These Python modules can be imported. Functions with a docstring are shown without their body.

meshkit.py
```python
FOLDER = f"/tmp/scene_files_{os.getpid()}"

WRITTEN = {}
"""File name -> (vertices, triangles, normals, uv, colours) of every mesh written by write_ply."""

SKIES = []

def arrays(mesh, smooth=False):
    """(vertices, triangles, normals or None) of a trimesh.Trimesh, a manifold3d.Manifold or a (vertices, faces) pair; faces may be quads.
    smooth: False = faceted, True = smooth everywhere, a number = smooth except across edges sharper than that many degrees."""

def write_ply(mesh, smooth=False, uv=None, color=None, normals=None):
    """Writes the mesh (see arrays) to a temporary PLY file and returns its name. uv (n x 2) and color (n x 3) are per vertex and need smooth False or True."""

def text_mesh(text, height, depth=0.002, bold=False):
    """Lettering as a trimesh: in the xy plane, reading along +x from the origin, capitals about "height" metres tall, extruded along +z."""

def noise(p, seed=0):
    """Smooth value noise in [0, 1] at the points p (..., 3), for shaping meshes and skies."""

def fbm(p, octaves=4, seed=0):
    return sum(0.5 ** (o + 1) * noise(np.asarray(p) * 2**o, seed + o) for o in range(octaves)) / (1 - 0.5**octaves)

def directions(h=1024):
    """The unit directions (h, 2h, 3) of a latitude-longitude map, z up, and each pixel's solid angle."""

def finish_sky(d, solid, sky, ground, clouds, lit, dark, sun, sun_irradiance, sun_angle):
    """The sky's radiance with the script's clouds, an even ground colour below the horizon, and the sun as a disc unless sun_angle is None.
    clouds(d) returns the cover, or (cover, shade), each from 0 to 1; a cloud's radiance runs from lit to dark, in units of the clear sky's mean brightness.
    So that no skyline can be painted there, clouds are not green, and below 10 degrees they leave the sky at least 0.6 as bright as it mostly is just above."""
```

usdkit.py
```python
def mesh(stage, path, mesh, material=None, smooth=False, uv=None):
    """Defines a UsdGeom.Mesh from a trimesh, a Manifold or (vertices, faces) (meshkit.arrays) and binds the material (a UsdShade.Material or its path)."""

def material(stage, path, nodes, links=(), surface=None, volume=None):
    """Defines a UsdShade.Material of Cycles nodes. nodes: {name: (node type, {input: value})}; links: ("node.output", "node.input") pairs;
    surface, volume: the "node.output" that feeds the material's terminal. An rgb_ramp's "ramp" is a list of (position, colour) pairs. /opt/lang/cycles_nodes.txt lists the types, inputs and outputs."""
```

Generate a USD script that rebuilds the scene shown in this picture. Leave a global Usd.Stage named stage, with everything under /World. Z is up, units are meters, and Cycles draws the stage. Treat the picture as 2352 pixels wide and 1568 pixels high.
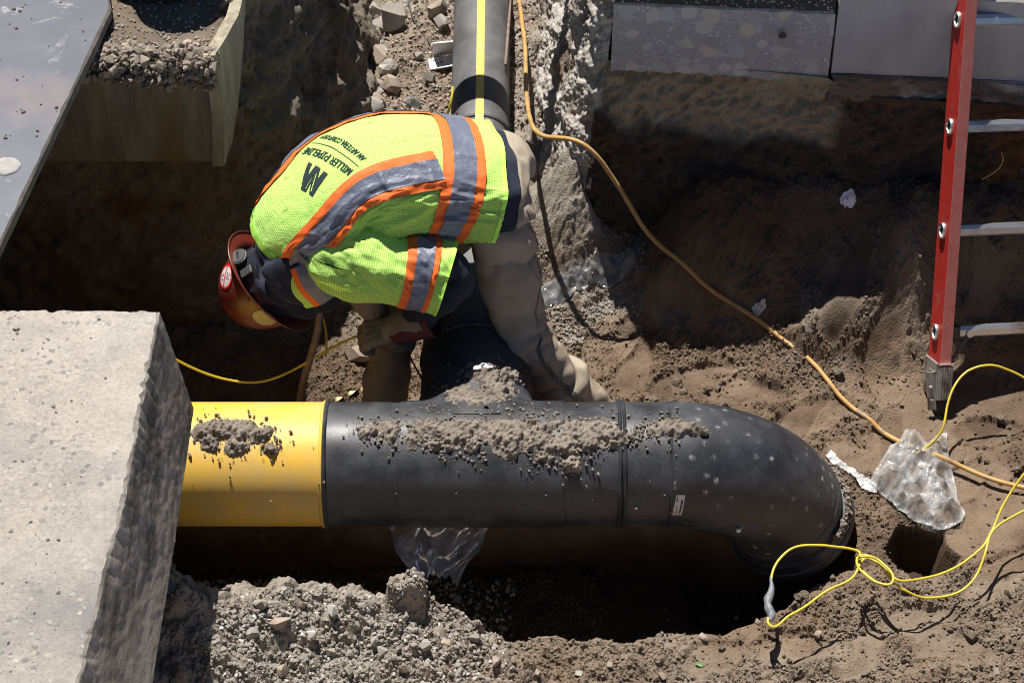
import math
import numpy as np
import trimesh
import shapely
from shapely.geometry import Polygon, Point
from scipy.interpolate import CubicSpline, PchipInterpolator
from scipy.ndimage import map_coordinates, gaussian_filter1d
import usdkit
import meshkit
from meshkit import noise, fbm
from pxr import Usd, UsdGeom, UsdLux, UsdShade, Gf, Sdf, Vt

stage = Usd.Stage.CreateInMemory()
UsdGeom.SetStageUpAxis(stage, "Z")
UsdGeom.SetStageMetersPerUnit(stage, 1.0)
UsdGeom.Xform.Define(stage, "/World")
UsdGeom.Scope.Define(stage, "/World/Looks")

# ------------------------------------------------------------------ camera, sky, sun, exposure
FPX, WPX, HPX = 5480.0, 2352.0, 1568.0
CAM = np.array([0.0, -4.501, 4.988])
S2 = math.sqrt(0.5)
cam = UsdGeom.Camera.Define(stage, "/World/camera")
cam.CreateHorizontalApertureAttr(36.0)
cam.CreateVerticalApertureAttr(24.0)
cam.CreateFocalLengthAttr(36.0 * FPX / WPX)
cam.CreateClippingRangeAttr(Gf.Vec2f(0.1, 2000.0))
cam.AddTranslateOp().Set(Gf.Vec3d(*CAM))
cam.AddRotateXYZOp().Set(Gf.Vec3f(45.0, 0.0, 0.0))
cam.CreateFStopAttr(9.0)
cam.CreateFocusDistanceAttr(6.75)
cam.CreateExposureAttr(0.72)

SUN = np.array([-0.15, 0.40, 1.0]); SUN /= np.linalg.norm(SUN)
SUN_ELEV = math.asin(SUN[2]); SUN_ROT = math.atan2(SUN[0], SUN[1])
usdkit.material(stage, "/World/Looks/sky_look", {
    "sky": ("sky_texture", {"sky_type": "single_scattering", "sun_disc": False, "sun_elevation": SUN_ELEV, "sun_rotation": SUN_ROT, "altitude": 2200.0, "air_density": 0.8, "aerosol_density": 0.25}),
    "bg": ("background_shader", {"strength": 0.05})}, [("sky.color", "bg.color")], surface="bg.background")
dome = UsdLux.DomeLight.Define(stage, "/World/sky")
UsdShade.MaterialBindingAPI.Apply(dome.GetPrim()).Bind(UsdShade.Material.Get(stage, "/World/Looks/sky_look"))
sun = UsdLux.DistantLight.Define(stage, "/World/sun")
sun.CreateIntensityAttr(1.25); sun.CreateAngleAttr(0.5); sun.CreateNormalizeAttr(True)
sun.CreateColorAttr(Gf.Vec3f(1.0, 0.96, 0.90))
_z = SUN; _x = np.cross([0, 1, 0], _z); _x /= np.linalg.norm(_x); _y = np.cross(_z, _x)
_m = Gf.Matrix4d(*[float(v) for v in (*_x, 0, *_y, 0, *_z, 0, 0, 0, 5, 1)])
sun.AddTransformOp().Set(_m)

# ------------------------------------------------------------------ where a line of sight meets a plane of the site
def ray(px, py):
    a, b = (px - WPX / 2) / FPX, (HPX / 2 - py) / FPX
    return np.array([a, S2 + b * S2, -S2 + b * S2])
def at_z(px, py, z):
    d = ray(px, py); return CAM + d * ((z - CAM[2]) / d[2])
def at_y(px, py, y):
    d = ray(px, py); return CAM + d * ((y - CAM[1]) / d[1])
def project(P):
    P = np.asarray(P, float) - CAM
    dep = S2 * P[..., 1] - S2 * P[..., 2]
    return np.stack([WPX / 2 + FPX * P[..., 0] / dep, HPX / 2 - FPX * (S2 * P[..., 1] + S2 * P[..., 2]) / dep], -1)

# ------------------------------------------------------------------ naming and tagging
_taken = {}
def numbered(path):
    n = _taken.get(path, 0); _taken[path] = n + 1
    return path if n == 0 else f"{path}_{n:03d}"
def tag(prim, label=None, cat=None, group=None, kind=None):
    p = prim.GetPrim() if hasattr(prim, "GetPrim") else prim
    for k, v in (("label", label), ("category", cat), ("group", group), ("kind", kind)):
        if v: p.SetCustomDataByKey(k, v)
    return p
def thing(name, label, cat, group=None, loc=None):
    x = UsdGeom.Xform.Define(stage, numbered("/World/" + name))
    if loc is not None: x.AddTranslateOp().Set(Gf.Vec3d(*map(float, loc)))
    tag(x, label, cat, group); return x.GetPrim()
def obj(name, mesh, material, parent=None, smooth=False, uv=None, label=None, cat=None, group=None, kind=None):
    base = str(parent.GetPath()) if parent is not None else "/World"
    m = usdkit.mesh(stage, numbered(base + "/" + name), mesh, M[material], smooth=smooth, uv=uv)
    tag(m, label, cat, group, kind); return m.GetPrim()
def primvar(prim, name, values):
    v = np.asarray(values, np.float32)
    if v.ndim == 1: v = np.repeat(v[:, None], 3, 1)
    UsdGeom.PrimvarsAPI(prim).CreatePrimvar(name, Sdf.ValueTypeNames.Color3fArray, "vertex").Set(Vt.Vec3fArray.FromNumpy(v))

# ------------------------------------------------------------------ small maths
def sstep(a, b, x):
    t = np.clip((np.asarray(x, float) - a) / (b - a), 0, 1); return t * t * (3 - 2 * t)
def P3(x, y, z): return np.stack(np.broadcast_arrays(x, y, z), -1).astype(float)
def unit(v):
    v = np.asarray(v, float); return v / np.maximum(np.linalg.norm(v, axis=-1, keepdims=True), 1e-12)
def hash2(i, j, seed):
    h = (i * 374761393 + j * 668265263 + seed * 1442695041) & 0xFFFFFFFF
    h = ((h ^ (h >> 13)) * 1274126177) & 0xFFFFFFFF; h = h ^ (h >> 16)
    h2 = (h * 2246822519 + 77) & 0xFFFFFFFF; h2 ^= h2 >> 15
    h3 = (h2 * 3266489917 + 13) & 0xFFFFFFFF; h3 ^= h3 >> 14
    return (h & 0xFFFF) / 65535.0, (h2 & 0xFFFF) / 65535.0, (h3 & 0xFFFF) / 65535.0
def domes(x, y, spacing, seed, keep=0.8, rmin=0.3, rmax=0.62):
    """Height of rounded lumps lying about on a plane, one per cell of the given spacing."""
    x = np.asarray(x) / spacing; y = np.asarray(y) / spacing
    wx = (noise(P3(x * 1.9, y * 1.9, 3.1), seed) - .5) * .5; wy = (noise(P3(x * 1.9, y * 1.9, 7.7), seed + 5) - .5) * .5
    x = x + wx; y = y + wy
    ix = np.floor(x).astype(np.int64); iy = np.floor(y).astype(np.int64); out = np.zeros_like(x)
    for a in (-1, 0, 1):
        for b in (-1, 0, 1):
            u, v, w = hash2(ix + a, iy + b, seed)
            r = rmin + (rmax - rmin) * w
            d2 = (x - ix - a - u) ** 2 + (y - iy - b - v) ** 2
            hgt = np.sqrt(np.maximum(0, r * r - d2)) * (((w * 7919) % 1) < keep)
            out = np.maximum(out, hgt)
    return out * spacing
def grid_faces(nu, nv, wrap_v=False):
    i, j = np.meshgrid(np.arange(nu - 1), np.arange(nv if wrap_v else nv - 1), indexing="ij")
    j2 = (j + 1) % nv
    a, b, c, d = i * nv + j, (i + 1) * nv + j, (i + 1) * nv + j2, i * nv + j2
    return np.concatenate([np.stack([a, b, c], -1).reshape(-1, 3), np.stack([a, c, d], -1).reshape(-1, 3)])
def catmull(pts, n):
    pts = np.asarray(pts, float)
    s = np.concatenate([[0], np.cumsum(np.maximum(np.linalg.norm(np.diff(pts[:, :3], axis=0), axis=1), 1e-6))])
    return CubicSpline(s, pts, axis=0, bc_type="natural")(np.linspace(0, s[-1], n)) if len(pts) > 2 else pts[0] + (pts[1] - pts[0]) * np.linspace(0, 1, n)[:, None]
def tube(pts, r, sides=10, cap=True, squash=None):
    """Round tube along the points; r a number or one radius per point."""
    p = np.asarray(pts, float); n = len(p); r = np.broadcast_to(np.asarray(r, float), (n,))
    t = unit(np.gradient(p, axis=0)); u = np.zeros_like(p)
    ref = np.array([0, 0, 1.0]) if abs(t[0, 2]) < .9 else np.array([1.0, 0, 0])
    u[0] = unit(np.cross(ref, t[0]))
    for k in range(1, n):
        w = u[k - 1] - t[k] * (u[k - 1] @ t[k]); u[k] = unit(w)
    v = np.cross(t, u); a = np.linspace(0, 2 * np.pi, sides, endpoint=False)
    sq = 1.0 if squash is None else squash
    V = p[:, None] + r[:, None, None] * (np.cos(a)[None, :, None] * u[:, None] + sq * np.sin(a)[None, :, None] * v[:, None])
    F = grid_faces(n, sides, True)[:, ::-1]; V = V.reshape(-1, 3)
    if cap:
        V = np.vstack([V, p[0], p[-1]]); k = np.arange(sides); k2 = (k + 1) % sides
        F = np.vstack([F, np.stack([np.full(sides, n * sides), k2, k], -1), np.stack([np.full(sides, n * sides + 1), (n - 1) * sides + k, (n - 1) * sides + k2], -1)])
    return trimesh.Trimesh(V, F, process=False)
def revolve_x(profile, x_axis_pt=(0, 0, 0), sides=96, axis="x"):
    """profile: (along, radius) pairs turned about the x (or y) axis."""
    pr = np.asarray(profile, float); a = np.linspace(0, 2 * np.pi, sides, endpoint=False)
    A = np.repeat(pr[:, :1], sides, 1); C = pr[:, 1:] * np.cos(a); S = pr[:, 1:] * np.sin(a)
    V = np.stack([A, C, S], -1) if axis == "x" else np.stack([S, A, C], -1)
    return trimesh.Trimesh(V.reshape(-1, 3) + np.asarray(x_axis_pt), grid_faces(len(pr), sides, True), process=False)
def frame_box(c, ax, half):
    b = trimesh.creation.box([2 * half[0], 2 * half[1], 2 * half[2]])
    T = np.eye(4); T[:3, :3] = np.stack([unit(a) for a in ax], 1); T[:3, 3] = c
    b.apply_transform(T); return b
def join(ms): return trimesh.util.concatenate(ms)
def rbox(half, r=.004):
    """A box with rounded edges, centred on the origin."""
    import manifold3d
    s = manifold3d.Manifold.sphere(r, 12); h = [max(x - r, 1e-4) for x in half]
    return_m = manifold3d.Manifold.batch_hull([s.translate([sx * h[0], sy * h[1], sz * h[2]]) for sx in (-1, 1) for sy in (-1, 1) for sz in (-1, 1)])
    v, f, _ = meshkit.arrays(return_m); return trimesh.Trimesh(v, f, process=False)
def place(m, c, ax):
    m = m.copy(); T = np.eye(4); T[:3, :3] = np.stack([unit(a) for a in ax], 1); T[:3, 3] = c
    m.apply_transform(T); return m
def stone(rng, size, flat=.7):
    """An angular lump of about 24 faces."""
    p = unit(rng.normal(size=(16, 3))) * (.8 + .35 * rng.random((16, 1)))
    h = trimesh.convex.convex_hull(p * np.array([1, .75 + .3 * rng.random(), flat]) * size)
    h.apply_transform(trimesh.transformations.random_rotation_matrix(rng.random(3)) if flat > .65 else trimesh.transformations.rotation_matrix(rng.random() * 6.28, [0, 0, 1]))
    return h
def clod(rng, size):
    """A crumbly lump of earth."""
    m = trimesh.creation.icosphere(2, 1.0); v = np.array(m.vertices); o = rng.random(3) * 50
    d = .72 + .5 * fbm(v * 1.3 + o, 2, 3) + .22 * (noise(v * 4.3 + o, 9) - .5)
    return trimesh.Trimesh(v * d[:, None] * np.array([1, .8 + .3 * rng.random(), .75]) * size, m.faces, process=False)
def surface_nets(fn, lo, hi, h):
    """Mesh of fn = 0 on a regular grid (negative inside)."""
    lo, hi = np.asarray(lo, float), np.asarray(hi, float); n = np.ceil((hi - lo) / h).astype(int) + 1
    X = np.stack(np.meshgrid(*[lo[k] + h * np.arange(n[k]) for k in range(3)], indexing="ij"), -1)
    H = 4; c_ = [lo[k] + H * h * np.arange(int(np.ceil((n[k] - 1) / H)) + 2) for k in range(3)]
    fc = fn(np.stack(np.meshgrid(*c_, indexing="ij"), -1))
    ix = np.meshgrid(*[np.arange(m) / H for m in n], indexing="ij"); f = map_coordinates(fc, ix, order=1)
    near = np.abs(f) < 2.6 * H * h; f[near] = fn(X[near]); ins = f < 0
    c = [ins[a:n[0] - 1 + a, b:n[1] - 1 + b, d:n[2] - 1 + d] for a in (0, 1) for b in (0, 1) for d in (0, 1)]
    cnt = sum(x.astype(np.int8) for x in c); act = (cnt > 0) & (cnt < 8)
    idx = np.full(act.shape, -1, np.int64); cells = np.argwhere(act); idx[act] = np.arange(len(cells))
    acc = np.zeros((len(cells), 3)); num = np.zeros(len(cells))
    offs = [np.array([a, b, d]) for a in (0, 1) for b in (0, 1) for d in (0, 1)]
    for p in range(8):
        for q in range(p + 1, 8):
            if np.abs(offs[p] - offs[q]).sum() != 1: continue
            A, B = cells + offs[p], cells + offs[q]
            fa, fb = f[tuple(A.T)], f[tuple(B.T)]; m = (fa < 0) != (fb < 0)
            t = np.where(m, fa / np.where(m, fa - fb, 1), 0)[:, None]
            acc += np.where(m[:, None], A + (B - A) * t, 0); num += m
    V = lo + h * acc / num[:, None]; F = []
    for ax in range(3):
        o1, o2 = (ax + 1) % 3, (ax + 2) % 3
        sl = [slice(1, None)] * 3; sl[ax] = slice(0, None)
        i0 = [slice(1, n[k] - 1) for k in range(3)]; i0[ax] = slice(0, n[ax] - 1)
        i1 = list(i0); i1[ax] = slice(1, n[ax])
        a, b = ins[tuple(i0)], ins[tuple(i1)]
        for flip, msk in ((False, a & ~b), (True, ~a & b)):
            g = np.argwhere(msk); g[:, o1] += 1; g[:, o2] += 1
            e1 = np.zeros(3, int); e1[o1] = 1; e2 = np.zeros(3, int); e2[o2] = 1
            q = [idx[tuple((g - s).T)] for s in (e1 + e2, e2, 0 * e1, e1)]
            if flip: q = q[::-1]
            F += [np.stack([q[0], q[1], q[2]], -1), np.stack([q[0], q[2], q[3]], -1)]
    return trimesh.Trimesh(V, np.concatenate(F), process=False)
def sd_cone(X, a, b, ra, rb):
    """Distance to a capsule whose radius runs from ra to rb."""
    a, b = np.asarray(a, float), np.asarray(b, float); ba = b - a
    t = np.clip(((X - a) @ ba) / (ba @ ba), 0, 1)
    return np.linalg.norm(X - a - t[..., None] * ba, axis=-1) - (ra + (rb - ra) * t)
def sd_ell(X, c, r, ax=None):
    d = X - np.asarray(c)
    if ax is not None: d = d @ np.stack([unit(a) for a in ax], 1)
    r = np.asarray(r, float); k0 = np.linalg.norm(d / r, axis=-1); k1 = np.linalg.norm(d / r ** 2, axis=-1)
    return k0 * (k0 - 1) / np.maximum(k1, 1e-9)
def smin(k, *ds):
    out = ds[0]
    for d in ds[1:]:
        h = np.clip(.5 + .5 * (d - out) / k, 0, 1); out = d + (out - d) * h - k * h * (1 - h)
    return out
# ------------------------------------------------------------------ materials
M = {}
def look(name, nodes, links, surface="p.BSDF"):
    M[name] = usdkit.material(stage, "/World/Looks/" + name + "_look", nodes, links, surface=surface)
def grain(name, ramp, scale, rough=.9, bump=(60, .5, .01), fine=(400, .25), spec=.3, stain=None, metallic=0.0, coord="pos", stretch=None, extra=None, sheen=0.0):
    """Uneven colour from two noises, relief from a third. ramp: colours from dark to light; bump: (scale, strength, distance)."""
    N = {"g": ("geometry", {}), "map": ("mapping", {"scale": stretch or (1, 1, 1)}),
         "n1": ("noise_texture", {"scale": scale, "detail": 6.0, "roughness": .65}),
         "n2": ("noise_texture", {"scale": fine[0], "detail": 3.0, "roughness": .6}),
         "mixn": ("mix_float", {"fac": fine[1], "use_clamp": False}),
         "r": ("rgb_ramp", {"ramp": ramp}),
         "n3": ("noise_texture", {"scale": bump[0], "detail": 6.0, "roughness": .68}),
         "b": ("bump", {"strength": bump[1], "distance": bump[2]}),
         "p": ("principled_bsdf", {"roughness": rough, "specular_ior_level": spec, "metallic": metallic, "sheen_weight": sheen})}
    L = [("g.position", "map.vector"), ("map.vector", "n1.vector"), ("map.vector", "n2.vector"), ("map.vector", "n3.vector"), ("n1.fac", "mixn.a"), ("n2.fac", "mixn.b"),
         ("mixn.result", "r.fac"), ("n3.fac", "b.height"), ("b.normal", "p.normal")]
    out = "r.color"
    if stain:                                     # (colour, scale, from, to): patches of another colour
        N["ns"] = ("noise_texture", {"scale": stain[1], "detail": 5.0, "roughness": .6})
        N["ms"] = ("map_range", {"from_min": stain[2], "from_max": stain[3], "clamp": True})
        N["xs"] = ("mix_color", {"b": stain[0]})
        L += [("map.vector", "ns.vector"), ("ns.fac", "ms.value"), ("ms.result", "xs.fac"), (out, "xs.a")]; out = "xs.result"
    if extra:
        N2, L2, out = extra(out); N.update(N2); L += L2
    L.append((out, "p.base_color")); look(name, N, L)

# earth: the vertex colour "tint" blends brown mud (0) into pale grey rubble (1); green channel darkens it for damp and for painted shade
look("earth", {"g": ("geometry", {}), "a": ("attribute", {"attribute": "tint"}), "sep": ("separate_color", {}),
     "n1": ("noise_texture", {"scale": 9.0, "detail": 8.0, "roughness": .68}), "n2": ("noise_texture", {"scale": 330.0, "detail": 3.0, "roughness": .6}),
     "mn": ("mix_float", {"fac": .33}),
     "rm": ("rgb_ramp", {"ramp": [(.22, (.098, .066, .043)), (.47, (.175, .123, .083)), (.75, (.27, .205, .148))]}),
     "rg": ("rgb_ramp", {"ramp": [(.22, (.15, .126, .098)), (.5, (.28, .245, .20)), (.78, (.44, .40, .34))]}),
     "x": ("mix_color", {}), "damp_shade": ("mix_color", {"blend_type": "multiply", "b": (.30, .265, .24)}),
     "v": ("voronoi_texture", {"scale": 260.0, "feature": "f1"}), "vr": ("map_range", {"from_min": .0, "from_max": .13, "to_min": 1.0, "to_max": 0.0, "clamp": True}),
     "vw": ("white_noise_texture", {}), "vk": ("map_range", {"from_min": .93, "from_max": .95, "clamp": True}), "vm": ("math", {"math_type": "multiply"}),
     "sp": ("mix_color", {"b": (.55, .52, .47)}),
     "n3": ("noise_texture", {"scale": 130.0, "detail": 7.0, "roughness": .72}), "b": ("bump", {"strength": .75, "distance": .008}),
     "v2": ("voronoi_texture", {"scale": 150.0, "feature": "f1"}), "b2": ("bump", {"strength": .45, "distance": .006, "invert": True}),
     "p": ("principled_bsdf", {"roughness": .93, "specular_ior_level": .2})},
    [("g.position", "n1.vector"), ("g.position", "n2.vector"), ("g.position", "n3.vector"), ("g.position", "v.vector"), ("g.position", "v2.vector"), ("n1.fac", "mn.a"), ("n2.fac", "mn.b"), ("mn.result", "rm.fac"), ("mn.result", "rg.fac"),
     ("a.color", "sep.color"), ("sep.r", "x.fac"), ("rm.color", "x.a"), ("rg.color", "x.b"), ("sep.g", "damp_shade.fac"), ("x.result", "damp_shade.a"),
     ("v.distance", "vr.value"), ("v.position", "vw.vector"), ("vw.value", "vk.value"), ("vr.result", "vm.value1"), ("vk.result", "vm.value2"), ("vm.value", "sp.fac"), ("damp_shade.result", "sp.a"),
     ("v2.distance", "b2.height"), ("n3.fac", "b.height"), ("b2.normal", "b.normal"), ("b.normal", "p.normal"), ("sp.result", "p.base_color")])
grain("soil", [(.25, (.075, .054, .037)), (.5, (.135, .104, .076)), (.78, (.22, .18, .138))], 14, .95, (150, .8, .006), (300, .4))
grain("pipe_soil", [(.25, (.11, .088, .068)), (.5, (.205, .172, .138)), (.78, (.34, .298, .25))], 20, .95, (220, .8, .004), (420, .45))
grain("clay_wall", [(.25, (.062, .048, .034)), (.5, (.135, .106, .077)), (.75, (.26, .215, .165))], 5, .95, (70, .8, .012), (160, .35), stain=((.10, .052, .026), 2.2, .52, .62))
look("layered_wall", {"g": ("geometry", {}), "a": ("attribute", {"attribute": "tint"}), "sep": ("separate_color", {}), "n": ("noise_texture", {"scale": 12.0, "detail": 8.0, "roughness": .68}), "n2": ("noise_texture", {"scale": 190.0, "detail": 3.0}), "mn": ("mix_float", {"fac": .42}),
     "r1": ("rgb_ramp", {"ramp": [(.25, (.032, .024, .017)), (.5, (.066, .050, .037)), (.76, (.14, .113, .087))]}), "r2": ("rgb_ramp", {"ramp": [(.25, (.17, .135, .085)), (.5, (.34, .28, .19)), (.76, (.50, .43, .32))]}), "r3": ("rgb_ramp", {"ramp": [(.3, (.095, .047, .023)), (.7, (.16, .085, .043))]}),
     "x1": ("mix_color", {}), "x2": ("mix_color", {}), "n3": ("noise_texture", {"scale": 120.0, "detail": 6.0, "roughness": .7}), "b": ("bump", {"strength": .8, "distance": .008}), "p": ("principled_bsdf", {"roughness": .95, "specular_ior_level": .2})},
    [("g.position", "n.vector"), ("g.position", "n2.vector"), ("g.position", "n3.vector"), ("n.fac", "mn.a"), ("n2.fac", "mn.b"), ("mn.result", "r1.fac"), ("mn.result", "r2.fac"), ("mn.result", "r3.fac"), ("a.color", "sep.color"), ("sep.g", "x1.fac"), ("r1.color", "x1.a"), ("r3.color", "x1.b"), ("sep.r", "x2.fac"), ("x1.result", "x2.a"), ("r2.color", "x2.b"), ("x2.result", "p.base_color"), ("n3.fac", "b.height"), ("b.normal", "p.normal")])
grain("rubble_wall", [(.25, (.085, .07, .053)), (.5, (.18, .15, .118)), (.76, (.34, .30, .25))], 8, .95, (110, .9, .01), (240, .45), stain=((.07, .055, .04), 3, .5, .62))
grain("sandy_wall", [(.25, (.13, .105, .068)), (.5, (.23, .19, .13)), (.75, (.34, .30, .22))], 22, .95, (160, .9, .01), (320, .5))
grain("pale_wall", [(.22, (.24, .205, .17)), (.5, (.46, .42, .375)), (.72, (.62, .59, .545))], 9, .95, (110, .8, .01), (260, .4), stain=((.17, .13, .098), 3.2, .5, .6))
grain("stone_grey", [(.25, (.15, .132, .112)), (.5, (.255, .23, .20)), (.78, (.38, .355, .32))], 12, .85, (120, .4, .004))
grain("stone_tan", [(.25, (.17, .13, .10)), (.5, (.29, .23, .185)), (.78, (.42, .35, .29))], 12, .85, (120, .4, .004))
grain("stone_pale", [(.25, (.30, .28, .25)), (.5, (.41, .39, .355)), (.78, (.54, .52, .48))], 14, .8, (120, .3, .003))

def concrete_top(name, base, dark, light):
    """Worn road concrete: pale paste gone grey in blotches, chippings showing where the skin has worn off."""
    look(name, {"g": ("geometry", {}), "n1": ("noise_texture", {"scale": 4.5, "detail": 9.0, "roughness": .68}), "n4": ("noise_texture", {"scale": 90.0, "detail": 8.0, "roughness": .8}), "mn": ("mix_float", {"fac": .55}),
        "r": ("rgb_ramp", {"ramp": [(.34, dark), (.5, base), (.66, light)]}),
        "nw": ("noise_texture", {"scale": 60.0, "detail": 3.0}), "ad": ("vector_math", {"math_type": "multiply_add", "vector2": (.016, .016, .016)}),
        "v": ("voronoi_texture", {"scale": 52.0, "feature": "f1"}), "vs": ("map_range", {"from_min": .30, "from_max": .44, "to_min": 1.0, "to_max": 0.0, "clamp": True}), "vc": ("separate_color", {}), "vk": ("map_range", {"from_min": .40, "from_max": .46, "clamp": True}), "vt": ("rgb_ramp", {"ramp": [(0, (.17, .165, .16)), (.35, (.33, .315, .29)), (.7, (.46, .44, .41)), (1, (.55, .48, .40))]}),
        "np": ("noise_texture", {"scale": 3.0, "detail": 6.0, "roughness": .65}), "pm": ("map_range", {"from_min": .41, "from_max": .56, "clamp": True}), "m1": ("math", {"math_type": "multiply"}), "m2": ("math", {"math_type": "multiply"}), "m3": ("math", {"math_type": "multiply", "value2": .95}), "xa": ("mix_color", {}),
        "nst": ("noise_texture", {"scale": 1.7, "detail": 8.0, "roughness": .66}), "stm": ("map_range", {"from_min": .50, "from_max": .70, "clamp": True}), "stf": ("math", {"math_type": "multiply", "value2": .85}), "stx": ("mix_color", {"b": (.22, .213, .205)}),
        "nk": ("noise_texture", {"scale": 210.0, "detail": 2.0}), "km": ("map_range", {"from_min": .64, "from_max": .72, "clamp": True}), "kf": ("math", {"math_type": "multiply", "value2": .6}), "kx": ("mix_color", {"b": (.12, .11, .10)}),
        "b": ("bump", {"strength": 1.0, "distance": .008}), "b2": ("bump", {"strength": .6, "distance": .004}), "p": ("principled_bsdf", {"roughness": .92, "specular_ior_level": .25})},
        [("g.position", "n1.vector"), ("g.position", "n4.vector"), ("g.position", "nw.vector"), ("nw.color", "ad.vector1"), ("g.position", "ad.vector3"), ("ad.vector", "v.vector"), ("g.position", "np.vector"), ("g.position", "nst.vector"), ("g.position", "nk.vector"),
         ("n1.fac", "mn.a"), ("n4.fac", "mn.b"), ("mn.result", "r.fac"), ("nst.fac", "stm.value"), ("stm.result", "stf.value1"), ("stf.value", "stx.fac"), ("r.color", "stx.a"), ("nk.fac", "km.value"), ("km.result", "kf.value1"), ("kf.value", "kx.fac"), ("stx.result", "kx.a"),
         ("v.distance", "vs.value"), ("v.color", "vc.color"), ("vc.r", "vk.value"), ("vc.g", "vt.fac"), ("np.fac", "pm.value"), ("vs.result", "m1.value1"), ("vk.result", "m1.value2"), ("m1.value", "m2.value1"), ("pm.result", "m2.value2"), ("m2.value", "m3.value1"), ("m3.value", "xa.fac"), ("kx.result", "xa.a"), ("vt.color", "xa.b"), ("xa.result", "p.base_color"),
         ("n4.fac", "b.height"), ("m2.value", "b2.height"), ("b.normal", "b2.normal"), ("b2.normal", "p.normal")])
concrete_top("road_concrete", (.45, .40, .35), (.29, .262, .235), (.58, .535, .48))
concrete_top("old_concrete", (.30, .26, .225), (.19, .165, .145), (.42, .38, .34))
grain("cut_face", [(.25, (.13, .115, .10)), (.5, (.27, .245, .215)), (.75, (.42, .39, .35))], 7, .9, (70, .6, .008), (180, .3), stain=((.10, .09, .08), 5, .5, .62), stretch=(1, .6, 1.8))
grain("streaked_face", [(.25, (.075, .062, .045)), (.5, (.16, .138, .102)), (.75, (.28, .248, .19))], 10, .9, (50, .5, .006), (180, .25), stain=((.16, .115, .045), 4, .54, .64), stretch=(2.2, 2.2, .35))
grain("pale_streaked", [(.25, (.14, .115, .078)), (.5, (.30, .265, .195)), (.75, (.46, .425, .34))], 16, .9, (60, .6, .006), (200, .25), stretch=(2.5, 2.5, .28))
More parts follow.
